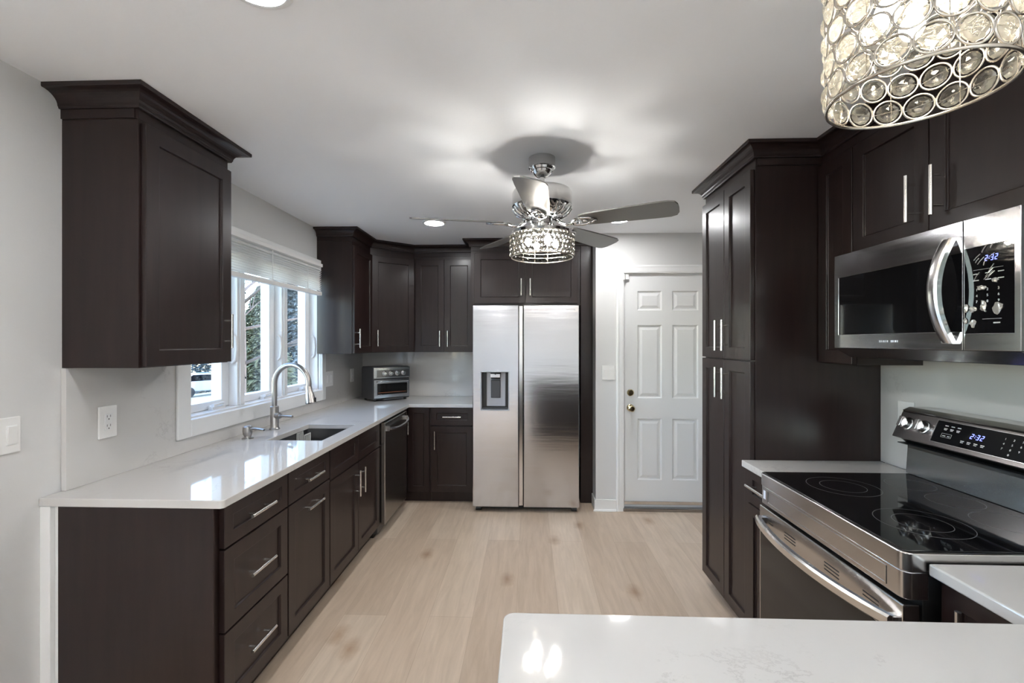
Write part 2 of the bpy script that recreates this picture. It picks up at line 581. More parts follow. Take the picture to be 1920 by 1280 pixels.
def text_mesh(name, body, size, F, u, z, d, mat, parent, align='CENTER', extrude=0.0004, tilt=None):
    cu = bpy.data.curves.new(name, 'FONT')
    cu.body = body
    cu.size = size
    cu.align_x = align
    cu.align_y = 'CENTER'
    cu.extrude = extrude
    tmp = bpy.data.objects.new(name, cu)
    COL.objects.link(tmp)
    dg = bpy.context.evaluated_depsgraph_get()
    me = bpy.data.meshes.new_from_object(tmp.evaluated_get(dg))
    bpy.data.objects.remove(tmp)
    bpy.data.curves.remove(cu)
    o0 = org(parent)
    for v in me.vertices:
        a, b_, c = v.co
        v.co = (tilt(a, b_, c) if tilt else F.p(u + a, d + c, z + b_)) - o0
    me.materials.clear()
    me.materials.append(M[mat])
    me.name = name
    o = bpy.data.objects.new(name, me)
    COL.objects.link(o)
    o.parent = parent
    return o

SEG = {'0': 'abcdef', '1': 'bc', '2': 'abged', '3': 'abgcd', '6': 'afgedc'}
def seven(bm, s, P, w, h, gap):
    """seven segment digits; P(a, b) gives corner points of a small raised bar"""
    t = h * 0.13
    x = 0.0
    for ch in s:
        if ch == ':':
            for yy in (0.3, 0.65):
                bar(bm, P, x, h * yy, x + t, h * yy + t); 
            x += t + gap * 0.7
            continue
        for c in SEG[ch]:
            r = {'a': (t * .6, h - t, w - t * .6, h), 'g': (t * .6, h / 2 - t / 2, w - t * .6, h / 2 + t / 2), 'd': (t * .6, 0, w - t * .6, t),
                 'b': (w - t, h / 2 + t * .3, w, h - t * .3), 'c': (w - t, t * .3, w, h / 2 - t * .3),
                 'f': (0, h / 2 + t * .3, t, h - t * .3), 'e': (0, t * .3, t, h / 2 - t * .3)}[c]
            bar(bm, P, x + r[0], r[1], x + r[2], r[3])
        x += w + gap
    return bm

def bar(bm, P, a0, b0, a1, b1, d=0.0006):
    sk = 0.12
    q = [(a0 + b0 * sk, b0), (a1 + b0 * sk, b0), (a1 + b1 * sk, b1), (a0 + b1 * sk, b1)]
    v0 = [bm.verts.new(P(a, b, 0.0)) for a, b in q]
    v1 = [bm.verts.new(P(a, b, d)) for a, b in q]
    bm.faces.new(v0[::-1]); bm.faces.new(v1)
    for i in range(4):
        j = (i + 1) % 4
        bm.faces.new((v0[i], v0[j], v1[j], v1[i]))

# ------------------------------------------------------------------ dimensions
XL, XR = -1.76, 1.675          # wall faces
SL, SR = -1.738, 1.652         # backsplash faces
YB = 4.71                      # back wall
SB = 4.69
YD = 3.97                      # wall with the door
XA = 0.578                     # corner of the door wall beside the refrigerator
YR = -4.6                      # rear wall
ZC = 2.40
CT = 0.90                      # counter top
CX, CY = -1.08, 4.065          # left counter front, back counter front
CRX = 1.01                     # right counter front

# ------------------------------------------------------------------ room shell
struct(obj('floor', bx(-1.95, 1.90, YR - .2, 5.0, -0.12, 0.0), 'floor'))
struct(obj('ceiling', bx(-1.95, 1.90, YR - .2, 5.0, ZC, ZC + 0.15), 'ceiling'))
WY0, WY1, WZ0, WZ1 = 2.25, 3.75, 1.05, 2.06
RY0_, RY1_, RZ0, RZ1 = -3.9, -1.0, 0.06, 2.16      # opening added behind the viewpoint to let daylight in
struct(obj('wall_left', grid_slab([YR - .2, RY0_, RY1_, WY0, WY1, 5.0], [0, RZ0, WZ0, WZ1, RZ1, ZC],
           lambda i, j: (i == 3 and j == 2) or (i == 1 and 1 <= j <= 3), lambda a, b, h: (h, a, b), XL - 0.16, XL), 'wall'))
struct(obj('wall_right', bx(XR, XR + .16, YR - .2, 5.0, 0, ZC), 'wall'))
struct(obj('wall_back', bx(XL, XA + .12, YB, YB + .16, 0, ZC), 'wall'))
DX0, DX1, DZ1 = 0.815, 1.640, 2.062
wb = grid_slab([XA, DX0, DX1, XR], [0, DZ1, ZC], lambda i, j: i == 1 and j == 0, lambda a, b, h: (a, h, b), YD, YD + .14)
box(wb, XA, XA + .12, YD + .14, YB, 0, ZC)
struct(obj('wall_door', wb, 'wall'))
struct(obj('wall_rear', bx(XL, XR, YR - .16, YR, 0, ZC), 'wall'))

# skirting beside the door and along the plain wall on the near side
bb = bx(XA - .013, 0.752, YD - .014, YD, 0, 0.098)
box(bb, XA - .014, XA, YD, YD + .16, 0, 0.098)
prism(bb, [(0, 0), (.012, 0), (.010, .012), (0, .018)], lambda a, b: (XA - .014 - a, YD - .014 - a, b), lambda a, b: (0.752, YD - .014 - a, b))
struct(obj('baseboard_back', bb, 'trim', bevel=.0015))
struct(obj('baseboard_left', bx(XL, XL + .014, RY1_ + .08, 1.50, 0, 0.1), 'trim', bevel=.002))
struct(obj('baseboard_rear', bx(XL, XR, YR, YR + .014, 0, 0.1), 'trim', bevel=.002))
# white scribe boards closing the gap between wall and base cabinet
t1 = bx(XL, -1.722, 1.572, 1.60, 0, CT - .031)
box(t1, -1.722, -1.694, 1.590, 1.60, 0, CT - .031)
struct(obj('trim_1', t1, 'trim', bevel=.002), 'white board closing the gap between plain wall and drawer cabinet side', 'trim')

# ------------------------------------------------------------------ exterior door in the back wall
d1 = bpy.data.objects.new('door_1', None); d1.location = (1.225, YD + .03, 0); COL.objects.link(d1)
struct(d1, 'white six panel entry door beside the tall pantry cabinet', 'door')
FD = Fr((0.823, YD + 0.045, 0), (1, 0, 0), (0, -1, 0))
dw = 0.810
bm = B()
us = [0, .118, .330, .416, .630, dw]   # rebuilt below as stiles and rails with raised fields
pu = [(.118, .328), (.418, .640)]
pz = [(.262, .795), (.972, 1.608), (1.735, 1.903)]
gu = sorted({0, dw, *[a for p in pu for a in p]}); gz = sorted({.05, 2.052, *[a for p in pz for a in p]})
isP = lambda i, j: (gu[i], gu[i + 1]) in pu and (gz[j], gz[j + 1]) in pz
vt = {}
def DV(a, b, d):
    k = (round(a, 4), round(b, 4), d)
    if k not in vt: vt[k] = bm.verts.new(FD.p(a, d, b))
    return vt[k]
for i in range(len(gu) - 1):
    for j in range(len(gz) - 1):
        a0, a1, b0, b1 = gu[i], gu[i + 1], gz[j], gz[j + 1]
        if not isP(i, j):
            bm.faces.new((DV(a0, b0, .02), DV(a1, b0, .02), DV(a1, b1, .02), DV(a0, b1, .02)))
        else:
            steps = [(0, .02), (.010, .009), (.020, .009), (.042, .018)]
            rows = [[DV(a0 + s, b0 + s, d), DV(a1 - s, b0 + s, d), DV(a1 - s, b1 - s, d), DV(a0 + s, b1 - s, d)] for s, d in steps]
            for r0, r1 in zip(rows, rows[1:]):
                for k in range(4):
                    bm.faces.new((r0[k], r0[(k + 1) % 4], r1[(k + 1) % 4], r1[k]))
            bm.faces.new(rows[-1])
fbox(bm, FD, 0, dw, -.022, .0085, .0305, 2.052)
fbox(bm, FD, 0, dw, .0085, .0200, .0305, .0500)
leaf = obj('door_leaf', bm, 'door', d1)
obj('door_sweep', fbox(B(), FD, 0.004, dw - .004, .02, .028, .050, .078), 'steel_bright', leaf, bevel=.002)
F2 = Fr((0.823, YD + .025, 0), (1, 0, 0), (0, -1, 0))
bm = B(); ctr = F2.p(.058, 0, .888)
lathe(bm, ctr, [(.032, 0), (.032, .004), (.026, .010), (.012, .014), (.011, .035), (.020, .042), (.0275, .052), (.0275, .062), (.020, .070), (0, .072)], 24, (0, -1, 0))
obj('knob', bm, 'brass', leaf, smooth=35)
bm = B(); ctr = F2.p(.058, 0, 1.020)
lathe(bm, ctr, [(.030, 0), (.030, .006), (.024, .012), (0, .013)], 24, (0, -1, 0))
fbox(bm, F2, .040, .076, .012, .028, 1.014, 1.026)
obj('deadbolt', bm, 'brass', leaf, smooth=35)
bm = bx(DX0 - .004, DX1 + .004, YD - .018, YD + .10, 0.0, 0.030)
obj('threshold', bm, 'dw_steel', d1, bevel=.006)
bm = B()
box(bm, DX0, DX0 + .008, YD + .001, YD + .14, 0.03, DZ1)
box(bm, DX1 - .006, DX1, YD + .001, YD + .14, 0.03, DZ1)
box(bm, DX0, DX1, YD + .001, YD + .14, DZ1 - .008, DZ1)
cp = [(.0, 0), (.0, .010), (.012, .014), (.040, .017), (.052, .021), (.062, .018), (.066, .008), (.066, 0)]
L_ = lambda x, z: x
for (f0, f1) in ((lambda a, b: (DX0 + .004 - a, YD - b, 0.0), lambda a, b: (DX0 + .004 - a, YD - b, DZ1 - .004 + a)),
                 (lambda a, b: (DX0 + .004 - a, YD - b, DZ1 - .004 + a), lambda a, b: (XR - .001, YD - b, DZ1 - .004 + a))):
    prism(bm, cp, f0, f1)
obj('door_casing', bm, 'trim', d1)
s = tag(obj('door_contact_sensor', bx(0.806, 0.822, YD - .034, YD - .022, 1.995, 2.045), 'plastic', bevel=.002, origin=(.83, YD - .02, 2.0)),
        'small white alarm contact at the top corner of entry door', 'sensor')
obj('sensor_body', bx(0.832, 0.862, YD - .004, YD + .0245, 2.000, 2.046), 'plastic', s, bevel=.003)

# ------------------------------------------------------------------ window over the sink
w1 = bpy.data.objects.new('window_1', None); w1.location = (XL, 3.0, WZ0); COL.objects.link(w1)
struct(w1, 'white triple casement window over the sink', 'window')
PX = XL - 0.105        # glass plane
bm = B()
e = .022
box(bm, XL - .14, XL - .002, WY0, WY1, WZ0, WZ0 + e)
box(bm, XL - .14, XL - .002, WY0, WY1, WZ1 - e, WZ1)
box(bm, XL - .14, XL - .002, WY0, WY0 + e, WZ0 + e, WZ1 - e)
box(bm, XL - .14, XL - .002, WY1 - e, WY1, WZ0 + e, WZ1 - e)
mull = [WY0 + .5, WY0 + 1.0]
for my in mull:
    box(bm, XL - .14, XL - .020, my - .038, my + .038, WZ0 + e, WZ1 - e)
    box(bm, XL - .020, XL - .010, my - .022, my + .022, WZ0 + e, WZ1 - e)
obj('window_frame', bm, 'vinyl', w1, bevel=.003)
bm = B()
cw = .088
prof = [(0, 0), (0, .022), (.016, .026), (.075, .026), (.088, .018), (.088, 0)]
for a0, a1, b0, b1, vert in ((WY0 - cw + .012, WY0 + .012, WZ0 - cw + .012, WZ1 + cw - .012, 1), (WY1 - .012, WY1 + .055, WZ0 - cw + .012, WZ1 + cw - .012, 1),
                             (WY0 + .012, WY1 - .012, WZ0 - cw + .012, WZ0 + .012, 0), (WY0 + .012, WY1 - .012, WZ1 - .012, WZ1 + cw - .012, 0)):
    box(bm, SL + .0008, XL + .036, a0, a1, b0, b1)
for a0, a1, b0, b1 in ((WY0 - cw + .024, WY0 + .012, WZ0 - cw + .024, WZ1 + cw - .014), (WY1 - .012, WY1 + .043, WZ0 - cw + .024, WZ1 + cw - .014), (WY0 + .012, WY1 - .012, WZ0 - cw + .024, WZ0 + .012), (WY0 + .012, WY1 - .012, WZ1 - .012, WZ1 + cw - .014)):
    box(bm, XL + .0005, SL + .0006, a0, a1, b0, b1)
obj('window_casing', bm, 'trim', w1, bevel=.004)
edges = [WY0 + e, mull[0] - .038, mull[0] + .038, mull[1] - .038, mull[1] + .038, WY1 - e]
for k in range(3):
    a, b_ = edges[2 * k] + .001, edges[2 * k + 1] - .001
    z0, z1 = WZ0 + e + .001, WZ1 - e - .001
    st, sv = .046, .066
    bm = grid_slab([a, a + sv, b_ - sv, b_], [z0, z0 + st, z1 - st, z1], lambda i, j: i == 1 and j == 1,
                   lambda p, q, h: (h, p, q), PX - .032, PX + .034)
    sash = obj('sash', bm, 'vinyl', w1, bevel=.005)
    obj('pane', bx(PX - .028, PX - .022, a + sv - .004, b_ - sv + .004, z0 + st - .004, z1 - st + .004), 'glass', sash)
    bm = B()
    for zz in (1.24, 1.78):
        box(bm, PX + .030, PX + .046, a + .034, a + .048, zz - .028, zz + .028)
        cyl(bm, (PX + .046, a + .041, zz + .01), (PX + .058, a + .052, zz - .012), .004, n=8)
    obj('latch', bm, 'black', sash)
    ym = b_ - .14
    bm = B()
    prism(bm, [(0, 0), (.030, 0), (.026, .018), (.004, .026)], lambda p, q: (XL - .062 + p, ym - .055, WZ0 + e + q), lambda p, q: (XL - .062 + p, ym + .055, WZ0 + e + q))
    tube(bm, [(XL - .038, ym + .035, WZ0 + e + .022), (XL - .030, ym + .030, WZ0 + e + .034), (XL - .022, ym - .02, WZ0 + e + .032), (XL - .020, ym - .075, WZ0 + e + .028)], [.008, .008, .007, .010], n=10)
    obj('crank_handle', bm, 'plastic', w1, bevel=.002, smooth=40)
    bm = B()
    tube(bm, [(XL - .045, b_ - .012, 1.33), (XL - .028, b_ - .004, 1.35), (XL - .022, b_ - .002, 1.42), (XL - .028, b_ - .004, 1.49), (XL - .045, b_ - .012, 1.51)], .009, n=10)
    obj('sash_lock_lever', bm, 'plastic', w1, smooth=40)

# added window, unseen behind the viewpoint, supplying daylight to the room
w2 = bpy.data.objects.new('added_window', None); w2.location = (XL, -2.4, RZ0); COL.objects.link(w2)
struct(w2, 'wide white glazed window added for daylight in the left wall behind the viewpoint', 'window')
ymid = (RY0_ + RY1_) / 2
bm = B()
for a0, a1, b0, b1 in ((RY0_, RY1_, RZ0, RZ0 + .05), (RY0_, RY1_, RZ1 - .05, RZ1), (RY0_, RY0_ + .05, RZ0 + .05, RZ1 - .05), (RY1_ - .05, RY1_, RZ0 + .05, RZ1 - .05),
                       (ymid - .04, ymid + .04, RZ0 + .05, RZ1 - .05)):
    box(bm, XL - .12, XL - .02, a0, a1, b0, b1)
obj('window_frame', bm, 'vinyl', w2, bevel=.004)
obj('pane', bx(XL - .075, XL - .067, RY0_ + .045, RY1_ - .045, RZ0 + .045, RZ1 - .045), 'glass', w2)

# ------------------------------------------------------------------ mini blind
bl = thing('mini_blind', 'white slatted blind bunched above the sink window', 'blind', (XL + .05, 2.94, 1.84))
BY0, BY1 = 2.19, 3.66
hr = bx(XL + .002, XL + .075, BY0, BY1, 2.070, 2.096)
obj('headrail', hr, 'blind', bl, bevel=.003)
bm = B()
ns = 12
for k in range(ns):
    z = 2.052 - k * .0152
    v = [bm.verts.new(p) for p in ((XL + .044, BY0 + .006, z + .0105), (XL + .044, BY1 - .006, z + .0105), (XL + .066, BY1 - .006, z - .0095), (XL + .066, BY0 + .006, z - .0095))]
    v2 = [bm.verts.new(q.co + Vector((-.0012, 0, -.0022))) for q in v]
    bm.faces.new(v); bm.faces.new(v2[::-1])
    for i in range(4):
        j = (i + 1) % 4
        bm.faces.new((v[i], v[j], v2[j], v2[i]))
obj('slats', bm, 'blind', bl)
obj('bottom_rail', bx(XL + .036, XL + .070, BY0 + .004, BY1 - .004, 1.838, 1.868), 'blind', bl, bevel=.004)
for yy in (2.45, 2.94, 3.42):
    obj('ladder_tape', bx(XL + .0690, XL + .0715, yy - .004, yy + .004, 1.835, 2.068), 'trim', bl)

# ------------------------------------------------------------------ backsplashes
tag(obj('backsplash', grid_slab([1.645, WY0 - cw + .022, WY1 + .045, 4.69], [CT + .0005, WZ0 - cw + .022, 1.3605], lambda i, j: i == 1 and j == 1,
        lambda a, b, h: (h, a, b), XL + .0015, SL), 'quartz', bevel=.001),
    'white veined stone slab behind the sink counter', 'backsplash')
tag(obj('backsplash', bx(SL + .0005, -.50, SB, YB - .0015, CT + .0005, 1.3605), 'quartz', bevel=.001), 'white stone slab behind the toaster oven', 'backsplash')
tag(obj('backsplash', bx(SR, XR - .0015, 0.2, 2.2035, CT + .0005, 1.60), 'quartz', bevel=.001), 'white veined stone slab behind the range', 'backsplash')

# ------------------------------------------------------------------ countertops
ctop = grid_slab([SL + .0005 - .02, -1.50, -1.18, CX, -.499], [1.566, 2.545, 3.045, CY, SB - .0005],
                 lambda i, j: (i == 1 and j == 1) or (i == 3 and j < 3), lambda a, b, h: (a, b, h), CT - .030, CT)
round_corner(ctop, CX, 1.566, .016)
tag(obj('countertop', ctop, 'quartz', bevel=.003), 'white stone worktop around the sink, turning the corner to the refrigerator', 'countertop')
tag(obj('countertop', bx(CRX, SR - .0005, 1.935, 2.2045, CT - .03, CT), 'quartz', bevel=.003), 'short white worktop between range and tall pantry', 'countertop')
pen = grid_slab([-.052, CRX, SR - .0005], [.28, .944, 1.190], lambda i, j: i == 0 and j == 1, lambda a, b, h: (a, b, h), CT - .03, CT)
round_corner(pen, -.052, .944, .022)
round_corner(pen, -.052, .28, .022)
tag(obj('countertop', pen, 'quartz', bevel=.004), 'broad white peninsula worktop in front, running up to the near side of the range', 'countertop')

# ------------------------------------------------------------------ left base run
FX = -1.127
def carcass_left(t, y0, y1, side_panel=False):
    bm = bx(SL + .0, FX, y0, y1, 0.10, CT - .031)
    obj('carcass', bm, 'wood', t, bevel=.001)
    obj('toe_kick', bx(SL, FX - .055, y0, y1, 0.0, 0.0995), 'wood', t)
FL = Fr((FX, 0, 0), (0, 1, 0), (1, 0, 0))
c = thing('drawer_cabinet', 'dark espresso base cabinet with three drawers at the open end of the sink counter', 'cabinet', (-1.43, 1.82, 0))
bm = bx(-1.6935, FX, 1.580, 2.049, 0.10, CT - .031)
obj('carcass', bm, 'wood', c, bevel=.001)
obj('toe_kick', bx(-1.6935, FX - .055, 1.60, 2.049, 0.0, 0.0995), 'wood', c)
obj('side_panel', bx(-1.6935, FX + .006, 1.574, 1.5795, 0.0, CT - .031), 'wood', c, bevel=.001)
front(c, FL, 1.612, 2.044, .708, .866, 'drawer', (1.812, .782, 'h'), st=.05)
front(c, FL, 1.612, 2.044, .402, .700, 'drawer', (1.812, .552, 'h'), st=.056)
front(c, FL, 1.612, 2.044, .105, .394, 'drawer', (1.812, .255, 'h'), st=.056)
c = thing('base_cabinet', 'dark cabinet with one drawer over a pull-out door, between three-drawer cabinet and sink cabinet', 'cabinet', (-1.43, 2.27, 0))
carcass_left(c, 2.050, 2.486)
front(c, FL, 2.054, 2.482, .708, .866, 'drawer', (2.268, .782, 'h'), st=.05)
front(c, FL, 2.054, 2.482, .105, .700, 'door', (2.268, .640, 'h'))
c = thing('sink_cabinet', 'dark two door cabinet with false drawer fronts under the sink', 'cabinet', (-1.43, 2.9, 0))
bm = B()
box(bm, SL, FX, 2.487, 2.505, 0.10, CT - .031)
box(bm, SL, FX, 3.312, 3.330, 0.10, CT - .031)
box(bm, SL, FX, 2.505, 3.312, 0.10, 0.118)
box(bm, FX - .02, FX, 2.505, 3.312, 0.118, CT - .031)
box(bm, SL, SL + .012, 2.505, 3.312, 0.118, CT - .031)
obj('carcass', bm, 'wood', c)
obj('toe_kick', bx(SL, FX - .055, 2.487, 3.330, 0.0, 0.0995), 'wood', c)
front(c, FL, 2.492, 2.906, .690, .866, 'false_drawer_front', None, st=.05)
front(c, FL, 2.910, 3.326, .690, .866, 'false_drawer_front', None, st=.05)
front(c, FL, 2.492, 2.906, .105, .682, 'door', (2.862, .560, 'v'))
front(c, FL, 2.910, 3.326, .105, .682, 'door', (2.948, .560, 'v'))

# dishwasher
dwt = thing('dishwasher', 'dark stainless dishwasher between sink cabinet and corner cabinet', 'dishwasher', (-1.43, 3.65, 0))
obj('tub_body', bx(SL + .03, -1.128, 3.345, 3.945, 0.03, CT - .034), 'charcoal', dwt)
FW = Fr((-1.126, 3.348, 0), (0, 1, 0), (1, 0, 0))
bm = bx(-1.126, -1.070, 3.348, 3.942, 0.10, 0.858)
dd = obj('door', bm, 'dw_steel', dwt, bevel=.006)
pts = []
for k in range(15):
    q = -1 + 2 * k / 14
    pts.append((-1.050 + .030 * (1 - q ** 4), 3.645 + q * .255, .790 - .018 * (1 - q * q) + .018))
bm = B()
tube(bm, pts, .011, n=12)
for s_ in (-1, 1):
    box(bm, -1.071, -1.045, 3.645 + s_ * .255 - .014, 3.645 + s_ * .255 + .014, .792, .826)
obj('handle', bm, 'steel_plain', dd, smooth=50)
obj('kick_plate', bx(-1.19, -1.16, 3.348, 3.942, 0.0, 0.098), 'black', dwt)

# corner base cabinet (two doors meeting in the inner corner) and back base cabinet
c = thing('corner_cabinet', 'dark corner base cabinet with two hinged door leaves beside the dishwasher', 'cabinet', (-1.35, 4.3, 0))
FYB = CY + .047
bm = bx(SL, FX, 3.947, SB, 0.10, CT - .031)
box(bm, FX, -.898, FYB, SB, 0.10, CT - .031)
obj('carcass', bm, 'wood', c)
obj('toe_kick', box(bx(SL, FX - .04, 3.947, SB, 0.0, 0.0995), FX - .04, -.898, FYB + .04, SB, 0.0, .0995), 'wood', c)
front(c, FL, 3.952, FYB - .024, .105, .866, 'door', (4.000, .720, 'v'), st=.045)
FB = Fr((0, FYB, 0), (1, 0, 0), (0, -1, 0))
front(c, FB, FX + .024, -.905, .105, .866, 'door', None, st=.05)
c = thing('base_cabinet', 'dark single door base cabinet with drawer next to the refrigerator', 'cabinet', (-.70, 4.4, 0))
obj('carcass', bx(-.897, -.503, FYB, SB, 0.10, CT - .031), 'wood', c)
obj('toe_kick', bx(-.897, -.503, FYB + .04, SB, 0.0, .0995), 'wood', c)
front(c, FB, -.889, -.507, .705, .866, 'drawer', (-.695, .785, 'h'), st=.05)
front(c, FB, -.889, -.507, .105, .697, 'door', (-.850, .575, 'v'))

# ------------------------------------------------------------------ sink, faucet and the things on the sink side
sk = thing('kitchen_sink', 'dark stainless undermount sink set in the white worktop', 'sink', (-1.34, 2.795, CT - .03))
bm = B()
x0, x1, y0, y1 = -1.515, -1.165, 2.530, 3.060
zt, zb = CT - .0305, .655
def rr(x0, x1, y0, y1, r, z, n=5):
    out = []
    for cx, cy, a0 in ((x1 - r, y0 + r, -pi / 2), (x1 - r, y1 - r, 0), (x0 + r, y1 - r, pi / 2), (x0 + r, y0 + r, pi)):
        for i in range(n + 1):
            a = a0 + pi / 2 * i / n
            out.append((cx + r * cos(a), cy + r * sin(a), z))
    return out
loops = [rr(x0 - .012, x1 + .012, y0 - .012, y1 + .012, .02, zt), rr(x0, x1, y0, y1, .015, zt), rr(x0 + .002, x1 - .002, y0 + .002, y1 - .002, .015, zb + .02),
         rr(x0 + .02, x1 - .02, y0 + .02, y1 - .02, .02, zb)]
out2 = [rr(x0 - .004, x1 + .004, y0 - .004, y1 + .004, .02, zb - .004), rr(x0 - .004, x1 + .004, y0 - .004, y1 + .004, .02, zt - .003), rr(x0 - .012, x1 + .012, y0 - .012, y1 + .012, .02, zt - .003)]
R_ = [[bm.verts.new(p) for p in lp] for lp in loops]
n = len(R_[0])
for a, b_ in zip(R_, R_[1:]):
    for i in range(n):
        bm.faces.new((a[i], a[(i + 1) % n], b_[(i + 1) % n], b_[i]))
bm.faces.new(R_[-1])
O_ = [[bm.verts.new(p) for p in lp] for lp in out2]
for a, b_ in zip(O_, O_[1:]):
    for i in range(n):
        bm.faces.new((a[i], a[(i + 1) % n], b_[(i + 1) % n], b_[i]))
bm.faces.new(O_[0])
for i in range(n):
    bm.faces.new((O_[-1][i], O_[-1][(i + 1) % n], R_[0][(i + 1) % n], R_[0][i]))
obj('basin', bm, 'sink_steel', sk, smooth=40)
bm = B(); lathe(bm, (-1.34, 2.80, zb + .0005), [(.045, 0), (.045, .003), (.036, .004), (.030, .001), (0, .001)], 24)
obj('drain', bm, 'steel_bright', sk, smooth=40)

cad = thing('sink_caddy', 'white slotted sponge caddy hanging inside the sink', 'caddy', (-1.49, 2.93, .84))
bm = B()
for k in range(5):
    yy = 2.905 + k * .0195
    box(bm, -1.462, -1.458, yy, yy + .006, .796, .850)
    box(bm, -1.512, -1.508, yy, yy + .006, .796, .858)
box(bm, -1.512, -1.508, 2.905, 2.989, .8585, .866); box(bm, -1.462, -1.458, 2.905, 2.989, .8505, .856)
box(bm, -1.512, -1.458, 2.905, 2.989, .790, .7958)
obj('basket', bm, 'plastic', cad)

fc = thing('kitchen_faucet', 'brushed nickel gooseneck faucet standing behind the sink', 'faucet', (-1.635, 2.865, CT))
fx, fy = -1.635, 2.865
bm = B()
lathe(bm, (fx, fy, CT), [(.031, 0), (.031, .006), (.0265, .010), (.0255, .012), (.0255, .145), (.022, .149), (0, .150)], 28)
obj('base', bm, 'faucet_nickel', fc, smooth=35)
bm = B()
sp = [(fx, fy, CT + .145), (fx, fy, CT + .27)]
Rr = .125
sdx, sdy = .985, -.17
for k in range(0, 17):
    a = pi - pi * 1.05 * k / 16
    sp.append((fx + sdx * (Rr + Rr * cos(a)), fy + sdy * (Rr + Rr * cos(a)), CT + .290 + Rr * sin(a)))
tube(bm, sp, .0155, n=16)
obj('spout', bm, 'faucet_nickel', fc, smooth=40)
e0 = Vector(sp[-1]); dv = Vector((sdx * .16, sdy * .16, -.97)).normalized()
bm = B()
lathe(bm, e0 - dv * .012, [(.0165, 0), (.0185, .010), (.0190, .035), (.024, .05), (.0325, .105), (.030, .110), (0, .110)], 24, dv)
sh = obj('spray_head', bm, 'faucet_nickel', fc, smooth=35)
bm = B(); box(bm, -.004, .004, -.006, .006, -.014, .014)
bmesh.ops.translate(bm, verts=bm.verts, vec=e0 + dv * .075 + Vector((.033, -.005, 0)))
obj('spray_button', bm, 'black', sh, bevel=.002)
bm = B()
hd = Vector((.88, -.47, 0)).normalized()
hb = Vector((fx, fy, CT + .090))
cyl(bm, hb + hd * .020, hb + hd * .054, .019, n=20)
cyl(bm, hb + hd * .052, hb + hd * .060, .012, .008, n=16)
tube(bm, [hb + hd * .056, hb + hd * .100 + Vector((0, 0, .002)), hb + hd * .185 + Vector((0, 0, .006))], [.007, .0065, .0075], n=12)
obj('lever_handle', bm, 'faucet_nickel', fc, smooth=35)

sd = thing('soap_dispenser', 'small brushed nickel soap pump beside the faucet', 'soap dispenser', (-1.635, 2.585, CT))
bm = B()
lathe(bm, (-1.635, 2.585, CT), [(.031, 0), (.031, .005), (.019, .009), (.018, .013), (.024, .024), (.0265, .044), (.024, .068), (.017, .074), (0, .075)], 24)
obj('pump_body', bm, 'faucet_nickel', sd, smooth=35)
bm = B()
tube(bm, [(-1.622, 2.582, CT + .056), (-1.57, 2.565, CT + .060), (-1.515, 2.548, CT + .057)], [.007, .0065, .006], n=12)
obj('spout', bm, 'faucet_nickel', sd, smooth=40)

# ------------------------------------------------------------------ toaster oven
phi = radians(44)
tfx, tfy = -1.452, 4.190
FT = Fr((tfx, tfy, 0), (cos(phi), sin(phi), 0), (sin(phi), -cos(phi), 0))
tw, td, th0, th1 = .375, .26, CT + .018, CT + .325
tv = thing('toaster_oven', 'stainless and black toaster oven in the corner of the worktop', 'toaster oven', FT.p(tw / 2, -td / 2, CT))
bm = B()
prism(bm, [(-td, th0), (0, th0), (0, th1 - .012), (-.012, th1), (-td + .02, th1), (-td, th1 - .02)], lambda a, b: FT.p(0, a, b), lambda a, b: FT.p(tw, a, b))
obj('body', bm, 'charcoal', tv, bevel=.006)
bm = fbox(B(), FT, .0, tw, .0005, .014, th1 - .110, th1 - .006)
cp_ = obj('control_panel', bm, 'steel_plain', tv, bevel=.004)
bm = fbox(B(), FT, .03, tw - .01, .0140, .0146, th1 - .098, th1 - .030)
obj('panel_plate', bm, 'black_steel', cp_)
for k in range(4):
    bm = B()
    cc = FT.p(.105 + k * .066, .0147, th1 - .064)
    lathe(bm, cc, [(.0225, 0), (.0225, .004), (.018, .008), (.017, .020), (.014, .023), (0, .0235)], 20, FT.n)
    obj('knob', bm, 'steel_bright', cp_, smooth=35)
bm = B()
dz0, dz1 = th0 + .002, th1 - .122
gx = [0.004, .034, tw - .030, tw - .006]; gz_ = [dz0 + .012, dz0 + .045, dz1 - .035, dz1]
bm = grid_slab(gx, gz_, lambda i, j: i == 1 and j == 1, lambda a, b, h: FT.p(a, h, b), .0005, .016)
td_ = obj('door', bm, 'steel_plain', tv, bevel=.003)
obj('window_glass', fbox(B(), FT, gx[1] - .002, gx[2] + .002, .004, .010, gz_[1] - .002, gz_[2] + .002), 'oven_glass', td_)
obj('heating_glow_bar', fbox(B(), FT, gx[1] + .01, gx[2] - .01, .0102, .0108, gz_[1] + .014, gz_[1] + .020), 'copper', td_)
bm = B()
cyl(bm, FT.p(.03, .034, dz1 - .016), FT.p(tw - .03, .034, dz1 - .016), .007, n=12)
for q in (.045, tw - .045):
    cyl(bm, FT.p(q, .012, dz1 - .016), FT.p(q, .034, dz1 - .016), .0045, n=8)
obj('handle', bm, 'steel_bright', td_, smooth=40)
obj('crumb_tray', fbox(B(), FT, .09, tw - .07, .0005, .010, th0 - .008, th0 + .006), 'black_steel', tv)
for a in (.03, tw - .03):
    for d in (-.03, -td + .03):
        p = FT.p(a, d, 0)
        obj('foot', cyl(B(), (p.x, p.y, CT + .0002), (p.x, p.y, th0 + .001), .012, n=14), 'black', tv)

